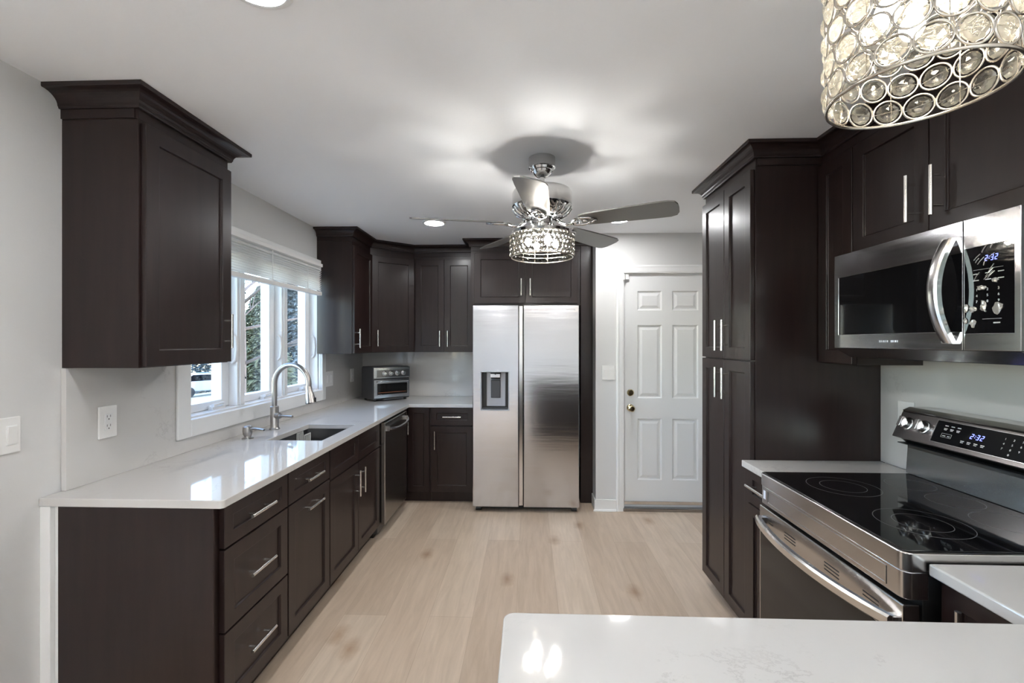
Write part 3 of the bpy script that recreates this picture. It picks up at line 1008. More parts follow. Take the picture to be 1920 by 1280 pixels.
# ------------------------------------------------------------------ crown profile and upper cabinets
def crown(z0, z1, pr, back=-.012):
    h = z1 - z0
    loop = [(back, z0), (.012, z0), (.014, z0 + .006)]
    for k in range(9):
        a = k / 8 * pi / 2
        loop.append((.016 + (pr - .018) * (1 - cos(a)), z0 + .008 + (h - .024) * sin(a)))
    loop += [(pr, z1 - .014), (pr, z1), (back, z1)]
    return loop
UZ0, UZ1 = 1.362, 2.296
CZ = 2.337
def upper(t, x0, x1, y0, y1, z0=UZ0, z1=UZ1, frieze=True):
    bm = bx(x0, x1, y0, y1, z0, z1)
    if frieze:
        box(bm, x0, x1, y0, y1, z1 + .0005, CZ + .02)
    return obj('carcass', bm, 'wood', t, bevel=.001)

c = thing('wall_cabinet', 'dark single door wall cabinet over the open end of the sink counter', 'cabinet', (-1.60, 1.90, UZ0))
upper(c, XL, -1.462, 1.650, 2.155)
obj('side_frieze', bx(XL, -1.474, 1.645, 1.6495, 2.299, CZ), 'wood', c)
FU = Fr((-1.462, 0, 0), (0, 1, 0), (1, 0, 0))
front(c, FU, 1.660, 2.150, UZ0 + .004, 2.285, 'door', (2.108, 1.512, 'v'), st=.062, L=.16)
obj('crown_moulding', sweep(B(), [(XL, 1.650), (-1.462, 1.650), (-1.462, 2.155), (XL, 2.155)], crown(CZ - .004, ZC - .001, .074)), 'wood', c)

c = thing('wall_cabinet', 'dark single door wall cabinet between the sink window and the angled corner cabinet', 'cabinet', (-1.60, 3.9, UZ0))
upper(c, XL, -1.465, 3.712, 4.148)
FU2 = Fr((-1.465, 0, 0), (0, 1, 0), (1, 0, 0))
front(c, FU2, 3.716, 4.146, UZ0 + .004, 2.262, 'door', (3.755, 1.490, 'v'), L=.16)
P1 = Vector((-1.465, 4.150, 0)); P2 = Vector((-1.128, 4.430, 0))
c = thing('corner_wall_cabinet', 'dark angled single door wall cabinet in the corner above the toaster oven', 'cabinet', (-1.5, 4.5, UZ0))
bm = B()
poly = [(XL, 4.150), (P1.x, P1.y), (P2.x, P2.y), (P2.x, YB), (XL, YB)]
prism(bm, poly, lambda a, b: (a, b, UZ0), lambda a, b: (a, b, CZ + .02))
obj('carcass', bm, 'wood', c)
ud = (P2 - P1).normalized(); nd = Vector((ud.y, -ud.x, 0))
FDg = Fr(P1, ud, nd)
lw = (P2 - P1).length
front(c, FDg, .010, lw - .010, UZ0 + .004, 2.262, 'door', (.052, 1.495, 'v'), L=.15)
c = thing('wall_cabinet', 'dark two door wall cabinet above the back worktop beside the refrigerator', 'cabinet', (-.83, 4.55, UZ0))
upper(c, P2.x + .001, -.537, 4.430, YB)
FU3 = Fr((0, 4.430, 0), (1, 0, 0), (0, -1, 0))
front(c, FU3, -1.112, -.829, UZ0 + .004, 2.262, 'door', (-.866, 1.492, 'v'), L=.155)
front(c, FU3, -.826, -.540, UZ0 + .004, 2.262, 'door', (-.789, 1.492, 'v'), L=.155)
tag(obj('crown_moulding', sweep(B(), [(XL + .002, 3.712), (-1.465, 3.712), (P1.x, P1.y), (P2.x, P2.y), (-.5405, 4.430)], crown(CZ - .004, ZC - .001, .070, .0015)), 'wood', origin=(-1.2, 4.2, CZ)),
    'dark crown moulding along the corner wall cabinets above the toaster oven', 'moulding')

# cabinet over the refrigerator and its end panel
c = thing('refrigerator_cabinet', 'dark two door cabinet over the refrigerator', 'cabinet', (-.03, 4.4, 1.80))
FYF = 4.165
bm = bx(-.535, XA - .112, FYF, YB - .0015, 1.795, UZ1)
box(bm, -.535, XA - .112, FYF, YB - .0015, UZ1 + .0005, CZ + .02)
obj('carcass', bm, 'wood', c, bevel=.001)
FU4 = Fr((0, FYF, 0), (1, 0, 0), (0, -1, 0))
front(c, FU4, -.500, -.034, 1.812, 2.272, 'door', (-.072, 1.957, 'v'), L=.155)
front(c, FU4, -.030, .440, 1.812, 2.272, 'door', (.010, 1.957, 'v'), L=.155)
obj('crown_moulding', sweep(B(), [(-.535, 4.350), (-.535, FYF), (XA - .0005, FYF)], crown(CZ - .004, ZC - .001, .068)), 'wood', c)
tag(obj('end_panel', bx(XA - .110, XA - .0015, 4.150, YB - .0015, 0, CZ - .006), 'wood', bevel=.001, origin=(.52, 4.2, 0)),
    'tall dark panel between the refrigerator and the door wall', 'panel')

# ------------------------------------------------------------------ refrigerator
fr = thing('refrigerator', 'stainless side by side refrigerator with ice dispenser', 'refrigerator', (-.02, 4.25, 0))
FY0 = 3.890
obj('cabinet_body', bx(-.470, .418, FY0 + .075, 4.62, 0.045, 1.765), 'charcoal', fr, bevel=.004)
def fdoor(x0, x1, hole):
    z0, z1 = .048, 1.776
    if hole:
        return grid_slab([x0, hole[0], hole[1], x1], [z0, hole[2], hole[3], z1], lambda i, j: i == 1 and j == 1,
                         lambda a, b, h: (a, h, b), FY0, FY0 + .068)
    return bx(x0, x1, FY0, FY0 + .068, z0, z1)
hx0, hx1, hz0, hz1 = -.411, -.176, .878, 1.203
dl_ = obj('door', fdoor(-.484, -.090, (hx0, hx1, hz0, hz1)), 'steel', fr, bevel=.005, seg=3)
dr_ = obj('door', fdoor(-.046, .426, None), 'steel', fr, bevel=.005, seg=3)
text_mesh('brand_lettering', 'SAMSUNG', .017, Fr((0, FY0, 0), (1, 0, 0), (0, -1, 0)), .355, 1.734, .0003, 'etch', dr_)
prism_g = B()
prism(prism_g, [(0, 0), (.034, .004), (.040, .022), (.040, .040), (0, .040)], lambda a, b: (-.0865 + a * .98, FY0 + .003 + b, .06), lambda a, b: (-.0865 + a * .98, FY0 + .003 + b, 1.77))
obj('handle_recess', prism_g, 'steel_bright', fr, bevel=.003)
dp = obj('dispenser_housing', grid_slab([hx0 - .006, hx0 + .002, hx1 - .002, hx1 + .006], [hz0 - .006, hz0 + .002, hz1 - .002, hz1 + .006], lambda i, j: i == 1 and j == 1,
         lambda a, b, h: (a, h, b), FY0 - .004, FY0 + .066), 'grey_plastic', dl_, bevel=.0015)
obj('cavity_liner', bx(hx0, hx1, FY0 + .062, FY0 + .074, hz0, hz1), 'black', dl_)
obj('splash_plate', bx(hx0 + .042, hx1 - .028, FY0 + .045, FY0 + .0615, hz0 + .025, hz1 - .004), 'grey_plastic', dl_, bevel=.006)
obj('paddle', bx(-.330, -.247, FY0 + .034, FY0 + .0445, hz0 + .10, hz1 - .070), 'charcoal', dl_, bevel=.006)
bm = B(); cyl(bm, (-.288, FY0 + .030, hz1 - .062), (-.288, FY0 + .030, hz1 - .006), .040, .046, n=24)
nz_ = obj('nozzle', bm, 'black', dl_, smooth=40)
obj('nozzle_plate', bx(-.330, -.246, FY0 - .014, FY0 - .0095, hz1 - .046, hz1 - .016), 'steel_plain', nz_, bevel=.002)
obj('drip_tray', bx(hx0 + .01, hx1 - .01, FY0 + .006, FY0 + .060, hz0 + .003, hz0 + .014), 'charcoal', dl_)
obj('base_grille', bx(-.46, .41, FY0 + .085, FY0 + .11, .012, .046), 'black', fr)
for x in (-.44, .385):
    bm = B(); cyl(bm, (x - .02, FY0 + .055, .022), (x + .025, FY0 + .055, .022), .0215, n=16)
    obj('roller_foot', bm, 'black', fr, smooth=40)

# ------------------------------------------------------------------ switches and outlets
def plate(name, label, cat, F, u0, u1, z0, z1, kind, n=1, group=None):
    t = thing(name, label, cat, F.p((u0 + u1) / 2, 0, (z0 + z1) / 2), group)
    obj('cover_plate', fbox(B(), F, u0, u1, .0003, .0075, z0, z1), 'plastic', t, bevel=.003)
    w = (u1 - u0)
    zc = (z0 + z1) / 2
    for k in range(n):
        uc = u0 + w * (k + .5) / n
        if kind == 'rocker':
            o = obj('rocker', fbox(B(), F, uc - .0165, uc + .0165, .0076, .0100, zc - .033, zc + .033), 'trim', t, bevel=.001)
            bm = B()
            prism(bm, [(.0101, -.029), (.0112, -.029), (.0135, .029), (.0101, .029)], lambda a, b, uc=uc: F.p(uc - .0135, a, zc + b), lambda a, b, uc=uc: F.p(uc + .0135, a, zc + b))
            obj('rocker_paddle', bm, 'plastic', o)
        else:
            o = obj('receptacle', fbox(B(), F, uc - .0165, uc + .0165, .0076, .0100, zc - .034, zc + .034), 'trim', t, bevel=.001)
            bm = B()
            for s_ in (-.019, .019):
                fbox(bm, F, uc - .0085, uc - .0065, .0101, .0103, zc + s_, zc + s_ + .009)
                fbox(bm, F, uc + .0060, uc + .0080, .0101, .0103, zc + s_, zc + s_ + .009)
                fbox(bm, F, uc - .0022, uc + .0022, .0101, .0103, zc + s_ - .010, zc + s_ - .005)
            obj('slots', bm, 'black', o)
    return t
FSL = Fr((SL, 0, 0), (0, 1, 0), (1, 0, 0))
plate('wall_outlet', 'white double outlet on the stone slab under the end wall cabinet', 'outlet', FSL, 1.768, 1.850, 1.066, 1.198, 'out')
plate('switch_plate', 'white rocker switch plate on the stone slab beside the sink window', 'switch', FSL, 3.815, 3.960, 1.076, 1.206, 'rocker', 2)
plate('wall_outlet', 'white outlet on the stone slab beside the toaster oven', 'outlet', FSL, 4.36, 4.44, 1.07, 1.20, 'out')
FWL = Fr((XL, 0, 0), (0, 1, 0), (1, 0, 0))
plate('switch_plate', 'white double switch plate on the plain wall before the cabinets', 'switch', FWL, 1.388, 1.506, 1.083, 1.206, 'rocker', 2)
FWD = Fr((0, YD, 0), (1, 0, 0), (0, -1, 0))
plate('switch_plate', 'white double switch plate between refrigerator panel and entry door', 'switch', FWD, .630, .742, 1.132, 1.256, 'rocker', 2)
FSR = Fr((SR, 0, 0), (0, 1, 0), (-1, 0, 0))
plate('wall_outlet', 'white outlet on the stone slab half hidden behind the range control panel', 'outlet', FSR, 2.010, 2.095, 1.075, 1.200, 'out')

# ------------------------------------------------------------------ right side: pantry and uppers
PXF = 1.076
PY0, PY1 = 2.205, 2.815
c = thing('pantry_cabinet', 'tall dark four door pantry cabinet beside the entry door', 'cabinet', (1.37, 2.51, 0))
bm = bx(PXF, XR - .0015, PY0, PY1, .10, UZ1)
box(bm, PXF, XR - .0015, PY0, PY1, UZ1 + .0005, CZ + .02)
obj('carcass', bm, 'wood', c, bevel=.001)
obj('side_frieze', bx(PXF + .008, XR - .01, PY0 - .005, PY0 - .0003, 2.299, CZ - .006), 'wood', c)
obj('toe_kick', bx(PXF + .055, XR - .0015, PY0, PY1, 0, .0995), 'wood', c)
FP = Fr((PXF, 0, 0), (0, 1, 0), (-1, 0, 0))
ym = 2.503
for z0, z1, hz in ((1.373, 2.283, 1.497), (.072, 1.366, 1.240)):
    front(c, FP, PY0 + .006, ym - .002, z0, z1, 'door', (ym - .044, hz, 'v'))
    front(c, FP, ym + .002, PY1 - .003, z0, z1, 'door', (ym + .044, hz, 'v'))
RXF = 1.384
FR_ = Fr((RXF, 0, 0), (0, 1, 0), (-1, 0, 0))
c = thing('wall_cabinet', 'narrow dark wall cabinet between tall pantry and microwave', 'cabinet', (1.52, 2.09, UZ0))
upper(c, RXF, XR, 1.972, 2.2045)
front(c, FR_, 1.974, 2.198, UZ0 + .004, 2.283, 'door', None, st=.058)
c = thing('wall_cabinet', 'dark two door wall cabinet above the microwave', 'cabinet', (1.52, 1.61, 1.83))
upper(c, RXF, XR, 1.232, 1.971, z0=1.826)
front(c, FR_, 1.606, 1.968, 1.832, 2.283, 'door', (1.660, 1.965, 'v'))
front(c, FR_, 1.236, 1.602, 1.832, 2.283, 'door', (1.560, 1.965, 'v'))
c = thing('wall_cabinet', 'dark wall cabinet over the near right worktop, cut by the picture edge', 'cabinet', (1.52, .98, UZ0))
upper(c, RXF, XR, .72, 1.231)
front(c, FR_, .724, 1.228, UZ0 + .004, 2.283, 'door', (.77, 1.5, 'v'))
tag(obj('crown_moulding', sweep(B(), [(XR - .002, PY1), (PXF, PY1), (PXF, PY0), (RXF, PY0), (RXF, .72)], crown(CZ - .004, ZC - .001, .062, .0015)), 'wood', origin=(1.3, 1.9, CZ)),
    'dark crown moulding over the pantry and the cabinets above the microwave', 'moulding')

# ------------------------------------------------------------------ microwave
mw = thing('microwave_oven', 'stainless over-range microwave with black window', 'microwave', (1.46, 1.585, 1.38))
MX = 1.262
MY0, MY1 = 1.216, 1.930
MZ0, MZ1 = 1.436, 1.812
bm = B()
prism(bm, [(MX + .045, MZ1), (XR - .026, MZ1), (XR - .026, 1.395), (MX + .10, 1.395), (MX + .045, MZ0)], lambda a, b: (a, MY0 + .004, b), lambda a, b: (a, MY1 - .004, b))
obj('body', bm, 'black', mw, bevel=.002)
FM = Fr((MX + .045, 0, 0), (0, 1, 0), (-1, 0, 0))
pd = 1.372     # split between door and control panel
bm = grid_slab([pd + .002, pd + .004, 1.905, MY1], [MZ0, 1.490, 1.720, MZ1], lambda i, j: i == 1 and j == 1, lambda a, b, h: FM.p(a, h, b), .0005, .045)
md_ = obj('door', bm, 'steel', mw, bevel=.003)
obj('window_glass', fbox(B(), FM, pd + .0042, 1.9045, .030, .0435, 1.4905, 1.7195), 'black_glass', md_)
bm = B()
for k in range(11):
    pass
hp = []
for k in range(15):
    q = -1 + 2 * k / 14
    hp.append((q, .052 + .042 * (1 - q * q)))
bm = B()
rows = []
for q, d in hp:
    z = 1.612 + q * .157
    y = 1.412 + .004 * (1 - q * q)
    rows.append([bm.verts.new(FM.p(y + a, d + b, z)) for a, b in ((-.019, -.010), (.019, -.010), (.019, .002), (.004, .009), (-.014, .009), (-.019, .004))])
for a, b_ in zip(rows, rows[1:]):
    for i in range(6):
        bm.faces.new((a[i], a[(i + 1) % 6], b_[(i + 1) % 6], b_[i]))
bm.faces.new(rows[0]); bm.faces.new(rows[-1][::-1])
for s_ in (-1, 1):
    fbox(bm, FM, 1.402, 1.424, .0455, .062, 1.612 + s_ * .145 - .012, 1.612 + s_ * .145 + .012)
obj('handle', bm, 'steel_bright', md_, smooth=40)
bm = B()
q0 = 1.690
for k, wd in enumerate((.006, .005, .006, .005, .006, 0, .008, .005, .006, .005)):
    if wd:
        fbox(bm, FM, q0 - k * .0088 - wd, q0 - k * .0088, .0452, .0455, 1.459, 1.466)
obj('printed_mark', bm, 'sticker', md_)
bm = grid_slab([MY0, 1.232, pd - .004, pd - .002], [MZ0, 1.484, 1.728, MZ1], lambda i, j: i == 1 and j == 1, lambda a, b, h: FM.p(a, h, b), .0005, .045)
mp_ = obj('control_panel', bm, 'steel', mw, bevel=.003)
obj('panel_glass', fbox(B(), FM, 1.2322, pd - .0042, .030, .0445, 1.4842, 1.7278), 'black_glass', mp_)
# right wall frame: image-right is towards smaller y, so the writing runs along -y
FMr = Fr((MX + .045, pd, 0), (0, -1, 0), (-1, 0, 0))
bm = B()
seven(bm, '2:32', lambda a, b, d: FMr.p(.062 + a, .0446 + d, 1.684 + b), .0078, .016, .0035)
obj('clock_digits', bm, 'led', mp_)
for r in range(2):
    for q in range(3):
        obj('key_label', fbox(B(), FMr, .030 + q * .034, .046 + q * .034, .0446, .0449, 1.650 - r * .018, 1.6525 - r * .018), 'ink', mp_)
obj('printed_line', fbox(B(), FMr, .030, .112, .0446, .0448, 1.6625, 1.6632), 'ink', mp_)
obj('printed_line', fbox(B(), FMr, .056, .108, .0446, .0448, 1.5235, 1.5243), 'ink', mp_)
obj('key_label', fbox(B(), FMr, .086, .104, .0446, .0449, 1.511, 1.5145), 'ink', mp_)
for k in range(9):
    text_mesh('key_digit', str(k + 1), .010, FMr, .040 + (k % 3) * .030, 1.606 - (k // 3) * .0165, .0446, 'ink', mp_)
random.seed(5)
for (a, z, w, h) in ((.030, 1.552, .020, .016), (.030, 1.512, .020, .022), (.060, 1.560, .018, .030), (.098, 1.553, .026, .030), (.055, 1.612, .026, .014), (.092, 1.628, .018, .014), (.010, 1.556, .012, .026), (.008, 1.520, .012, .016)):
    bm = B()
    bmesh.ops.create_icosphere(bm, subdivisions=2, radius=1.0)
    for v in bm.verts:
        k = 1 + random.uniform(-.38, .30)
        v.co = FMr.p(a + v.co.x * w * .5 * k, .0460 + v.co.y * .0030 * k, z + v.co.z * h * .5 * k)
    obj('film_bubble', bm, 'film', mp_)
for k in range(13):
    a = random.uniform(.030, .080); z = random.uniform(1.630, 1.718); an = random.uniform(.6, 1.2); ln = random.uniform(.012, .030)
    bm = B()
    tube(bm, [FMr.p(a, .0455, z), FMr.p(a + ln * cos(an) * .5, .0475, z + ln * sin(an) * .45), FMr.p(a + ln * cos(an), .0455, z + ln * sin(an))], .0011, n=5)
    obj('film_crease', bm, 'film', mp_)
bm = B()
prism(bm, [(0.0, MZ0 - .0015), (.043, MZ0 - .0015), (-.02, 1.398), (-.055, 1.398)], lambda a, b: FM.p(MY0, a, b), lambda a, b: FM.p(MY1, a, b))
obj('lower_chin', bm, 'steel_plain', mw, bevel=.0015)

# ------------------------------------------------------------------ range
rg = thing('kitchen_range', 'stainless electric range with black glass cooktop', 'range', (1.30, 1.565, 0))
RY0, RY1 = 1.197, 1.927
RX = 0.955
obj('body', bx(RX + .05, 1.640, RY0 + .004, RY1 - .004, .06, .860), 'black', rg, bevel=.002)
bm = B()
c_ = .012
def rim(z0, z1, x0, x1, y0, y1, r, n=4):
    lp = []
    for cx, cy, a0 in ((x0 + r, y0 + r, pi), (x1 - .004, y0 + .004, -pi / 2), (x1 - .004, y1 - .004, 0), (x0 + r, y1 - r, pi / 2)):
        rr_ = r if cx < (x0 + x1) / 2 else .004
        for i in range(n + 1):
            a = a0 + pi / 2 * i / n
            lp.append((cx + rr_ * cos(a), cy + rr_ * sin(a)))
    return prism(B(), lp, lambda a, b: (a, b, z0), lambda a, b: (a, b, z1))
obj('cooktop_rim', rim(.872, .9215, RX, 1.560, RY0, RY1, .024), 'steel_plain', rg, bevel=.003, smooth=30)
obj('fascia', rim(.800, .8715, RX + .003, 1.02, RY0 + .002, RY1 - .002, .022), 'steel_plain', rg, bevel=.002, smooth=30)
FG = Fr((RX + .003, 0, 0), (0, 1, 0), (-1, 0, 0))
bm = grid_slab([RY0 + .06, RY0 + .064, RY1 - .064, RY1 - .06], [.812, .815, .859, .862], lambda i, j: i == 1 and j == 1, lambda a, b, h: FG.p(a, h, b), .0002, .002)
obj('fascia_bead', bm, 'steel_plain', rg)
obj('sticker', fbox(B(), FG, RY1 - .046, RY1 - .030, .0002, .0006, .822, .856), 'sticker', rg)
gl_ = obj('cooktop_glass', bx(RX + .013, 1.556, RY0 + .010, RY1 - .010, .9216, .9245), 'black_glass', rg, bevel=.001)
for cx, cy, rs in ((1.165, 1.735, (.115, .072)), (1.165, 1.395, (.115, .070)), (1.430, 1.765, (.075,)), (1.425, 1.400, (.090,)), (1.430, 1.585, (.075,))):
    bm = B()
    for r in rs:
        n = 64
        lo = [[bm.verts.new((cx + (r + q) * cos(2 * pi * i / n), cy + (r + q) * sin(2 * pi * i / n), .92462)) for i in range(n)] for q in (-.0009, .0009)]
        for i in range(n):
            j = (i + 1) % n
            bm.faces.new((lo[0][i], lo[0][j], lo[1][j], lo[1][i]))
    obj('burner_ring', bm, 'ring_ink', gl_)
# oven door
FO = Fr((RX + .044, 0, 0), (0, 1, 0), (-1, 0, 0))
dz1 = .788
bm = grid_slab([RY0 + .003, RY0 + .012, RY1 - .012, RY1 - .003], [.235, .250, .690, dz1], lambda i, j: i == 1 and j == 1, lambda a, b, h: FO.p(a, h, b), .0005, .044)
od = obj('oven_door', bm, 'steel_plain', rg, bevel=.003)
obj('door_glass', fbox(B(), FO, RY0 + .0122, RY1 - .0122, .015, .0445, .2502, .6898), 'oven_glass', od)
bm = B()
for yc, nn, wd in ((1.835, 2, .030), (1.705, 3, .070), (1.475, 3, .070), (1.310, 2, .060)):
    for k in range(nn):
        fbox(bm, FO, yc - wd / 2, yc + wd / 2, .0440, .0444, .748 - k * .011, .752 - k * .011)
obj('vent_slots', bm, 'black', od)
rows = []
bm = B()
for k in range(21):
    q = -1 + 2 * k / 20
    y = (RY0 + RY1) / 2 + q * (.345)
    d = .060 + .050 * (1 - q * q) ** 0.9
    z = .735
    rows.append([bm.verts.new(FO.p(y, d + a, z + b)) for a, b in ((-.012, -.014), (.004, -.016), (.010, -.010), (.010, .010), (.004, .016), (-.012, .014))])
for a, b_ in zip(rows, rows[1:]):
    for i in range(6):
        bm.faces.new((a[i], a[(i + 1) % 6], b_[(i + 1) % 6], b_[i]))
bm.faces.new(rows[0]); bm.faces.new(rows[-1][::-1])
for s_ in (-1, 1):
    yy = (RY0 + RY1) / 2 + s_ * .335
    fbox(bm, FO, yy - .012, yy + .012, .0445, .056, .723, .747)
obj('handle', bm, 'steel_bright', od, smooth=35)
obj('storage_drawer', fbox(B(), FO, RY0 + .003, RY1 - .003, .0005, .040, .075, .228), 'steel_plain', rg, bevel=.003)
# backguard
BG = [(1.640, .9250), (1.545, .9250), (1.552, 1.030), (1.552, 1.046), (1.524, 1.066), (1.490, 1.076), (1.534, 1.178), (1.560, 1.190), (1.640, 1.190)]
bm = B()
prism(bm, BG, lambda a, b: (a, RY0 - .001, b), lambda a, b: (a, RY1 + .001, b))
bg_ = obj('backguard', bm, 'black_steel', rg, bevel=.003)
obj('top_cap', prism(B(), [(1.5350, 1.1795), (1.5605, 1.1915), (1.639, 1.1915), (1.639, 1.1945), (1.560, 1.1945), (1.5338, 1.1825)], lambda a, b: (a, RY0, b), lambda a, b: (a, RY1, b)), 'steel_plain', bg_)
obj('neck_plate', prism(B(), [(1.5440, .9265), (1.5510, 1.029), (1.5500, 1.0292), (1.5428, .9265)], lambda a, b: (a, RY0 + .004, b), lambda a, b: (a, RY1 - .004, b)), 'steel_plain', bg_)
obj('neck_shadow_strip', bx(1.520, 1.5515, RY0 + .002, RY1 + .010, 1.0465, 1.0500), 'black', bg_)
# sloping panel frame
pa = Vector((1.490, 0, 1.076)); pb = Vector((1.534, 0, 1.178))
up = (pb - pa).normalized(); nn_ = Vector((-up.z, 0, up.x))
def PG(a, b, d):   # a: distance from the far end towards the near end, b up the slope, d outwards
    return Vector((pa.x, RY1 - a, pa.z)) + up * b + nn_ * d
for k, a in enumerate((.048, .122, .640, .700)):
    bm = B()
    cc = PG(a, .062, .0005)
    lathe(bm, cc, [(.0270, 0), (.0270, .003), (.0225, .005), (.0215, .020), (.019, .023), (0, .0235)], 24, nn_)
    m = [PG(a, .062, .0225) + up * u_ * .020 + Vector((0, 1, 0)) * v_ * .0075 for u_, v_ in ((-1, -1), (1, -1), (1, 1), (-1, 1))]
    v0 = [bm.verts.new(p) for p in m]; v1 = [bm.verts.new(p + nn_ * .013) for p in m]
    bm.faces.new(v0[::-1]); bm.faces.new(v1)
    for i in range(4):
        bm.faces.new((v0[i], v0[(i + 1) % 4], v1[(i + 1) % 4], v1[i]))
    obj('knob', bm, 'steel_bright', bg_, bevel=.001, smooth=35)
def pbox(bm, a0, a1, b0, b1, d0, d1):
    v0 = [bm.verts.new(PG(a, b, d0)) for a, b in ((a0, b0), (a1, b0), (a1, b1), (a0, b1))]
    v1 = [bm.verts.new(PG(a, b, d1)) for a, b in ((a0, b0), (a1, b0), (a1, b1), (a0, b1))]
    bm.faces.new(v0[::-1]); bm.faces.new(v1)
    for i in range(4):
        bm.faces.new((v0[i], v0[(i + 1) % 4], v1[(i + 1) % 4], v1[i]))
    return bm
dp_ = obj('display_panel', pbox(B(), .172, .590, .018, .100, .0003, .0024), 'black_glass', bg_)
bm = B()
for b0, b1, a0, a1 in ((.016, .018, .170, .592), (.100, .102, .170, .592), (.018, .100, .1695, .1718)):
    pbox(bm, a0, a1, b0, b1, .0003, .0032)
obj('display_bezel', bm, 'steel_bright', bg_)
bm = B()
seven(bm, '2:32', lambda a, b, d: PG(.308 + a, .056 + b, .0025 + d), .0098, .0185, .0048)
obj('clock_digits', bm, 'led', dp_)
marks = []
for r, b in ((0, .083), (1, .072)):
    for k in range(3):
        marks.append((.206 + k * .024, .219 + k * .024, b, b + .0028))
        if r:
            marks.append((.207 + k * .024, .217 + k * .024, b - .0042, b - .002))
for k in range(4):
    marks.append((.282 + k * .0235, .295 + k * .0235, .040, .0428))
    marks.append((.283 + k * .0235, .293 + k * .0235, .035, .0375))
marks += [(.210, .222, .045, .0475), (.229, .239, .045, .0475)]
for m_ in marks:
    obj('key_label', pbox(B(), *m_, .0025, .0027), 'ink', dp_)
obj('printed_outline', grid_slab([.205, .2057, .2433, .244], [.0405, .0412, .0545, .0552], lambda i, j: i == 1 and j == 1, lambda a, b, h: PG(a, b, h), .0025, .0027), 'ink', dp_)
for k, ch in enumerate('1234567890'):
    a = .418 + (k % 3) * .026 if k < 9 else .444
    b = .080 - (k // 3) * .0165
    text_mesh('key_digit', ch, .0095, None, 0, 0, 0, 'ink', dp_, tilt=lambda x, y, z, a=a, b=b: PG(a + x, b + y, .0026 + z))

# ------------------------------------------------------------------ right base cabinets and the peninsula
RBX = 1.058
FRB = Fr((RBX, 0, 0), (0, 1, 0), (-1, 0, 0))
c = thing('base_cabinet', 'narrow dark base cabinet with drawer between range and pantry', 'cabinet', (1.35, 2.07, 0))
obj('carcass', bx(RBX, SR, 1.937, 2.2045, .10, CT - .031), 'wood', c)
obj('toe_kick', bx(RBX + .055, SR, 1.937, 2.2045, 0, .0995), 'wood', c)
front(c, FRB, 1.941, 2.198, .708, .866, 'drawer', (2.070, .795, 'h'), st=.045)
front(c, FRB, 1.941, 2.198, .105, .700, 'door', None, st=.052)
c = thing('base_cabinet', 'dark base cabinet between range and peninsula, handle top just showing', 'cabinet', (1.35, 1.06, 0))
obj('carcass', bx(RBX, SR, .925, 1.190, .10, CT - .031), 'wood', c)
obj('toe_kick', bx(RBX + .055, SR, .925, 1.190, 0, .0995), 'wood', c)
front(c, FRB, .950, 1.184, .105, .862, 'door', (1.105, .745, 'v'), st=.05)
c = thing('peninsula_cabinet', 'dark cabinet block carrying the white peninsula worktop', 'cabinet', (.6, .62, 0))
obj('carcass', bx(.0, SR, .36, .924, .10, CT - .031), 'wood', c)
obj('toe_kick', bx(.06, SR, .40, .86, 0, .0995), 'wood', c)

# ------------------------------------------------------------------ recessed downlights
dlt = thing('recessed_downlight', '', 'downlight', (0, 0, ZC), 'recessed lights in the ceiling')
bm = B()
lathe(bm, (0, 0, ZC), [(.092, -.0002), (.092, -.006), (.080, -.010), (.074, -.009), (.074, -.002)], 32)
obj('trim_ring', bm, 'trim', dlt, smooth=40)
bm = B()
cyl(bm, (0, 0, ZC - .0045), (0, 0, ZC - .0075), .0735, n=32)
obj('lens', bm, 'down', dlt)
dsp = [(-.746, 3.554, 'lit round recessed light above the back left wall cabinets'),
       (.686, 3.514, 'lit round recessed light in front of the entry door'),
       (-.715, 1.163, 'lit round recessed light nearest the end wall cabinet, cut by the picture top'),
       (-.75, -.95, 'added recessed light behind the viewpoint on the window wall side'), (.74, -.95, 'added recessed light behind the viewpoint on the range side'),
       (-.75, -2.6, 'added recessed light in the second row behind the viewpoint, window wall side'), (.74, -2.6, 'added recessed light in the second row behind the viewpoint, range side'),
       (-.75, -4.0, 'added recessed light by the rear wall, window wall side'), (.74, -4.0, 'added recessed light by the rear wall, range side')]  # the rows behind the viewpoint are unseen, added to supply light
for k, (x, y, lab) in enumerate(dsp):
    if k == 0:
        r = dlt
    else:
        r = dlt.copy(); COL.objects.link(r)
        for ch in list(dlt.children):
            cc = ch.copy(); cc.parent = r; COL.objects.link(cc)
    r.location = (x, y, ZC)
    r['label'] = lab

# ------------------------------------------------------------------ ceiling fan with crystal shade
fanx, fany = .066, 2.33
fan = thing('ceiling_fan', 'chrome five blade ceiling fan with crystal bead light', 'ceiling fan', (fanx, fany, ZC))
C0 = (fanx, fany, 0)
bm = B()
lathe(bm, C0, [(.066, ZC - .0005), (.068, ZC - .002), (.068, ZC - .052), (.062, ZC - .055), (.056, ZC - .066), (.050, ZC - .068), (.042, ZC - .084), (.026, ZC - .098), (.015, ZC - .101), (.0145, ZC - .10)], 36)
obj('canopy', bm, 'chrome', fan, smooth=30)
obj('downrod', cyl(B(), (fanx, fany, ZC - .095), (fanx, fany, 2.235), .0135, n=20), 'chrome', fan, smooth=40)
bm = B()
lathe(bm, C0, [(.030, 2.252), (.032, 2.240), (.120, 2.238), (.146, 2.228), (.152, 2.216), (.152, 2.150), (.146, 2.140), (.128, 2.120), (.100, 2.102), (.072, 2.094), (.060, 2.092)], 48)
mo = obj('motor_housing', bm, 'chrome', fan, smooth=30)
bm = B()
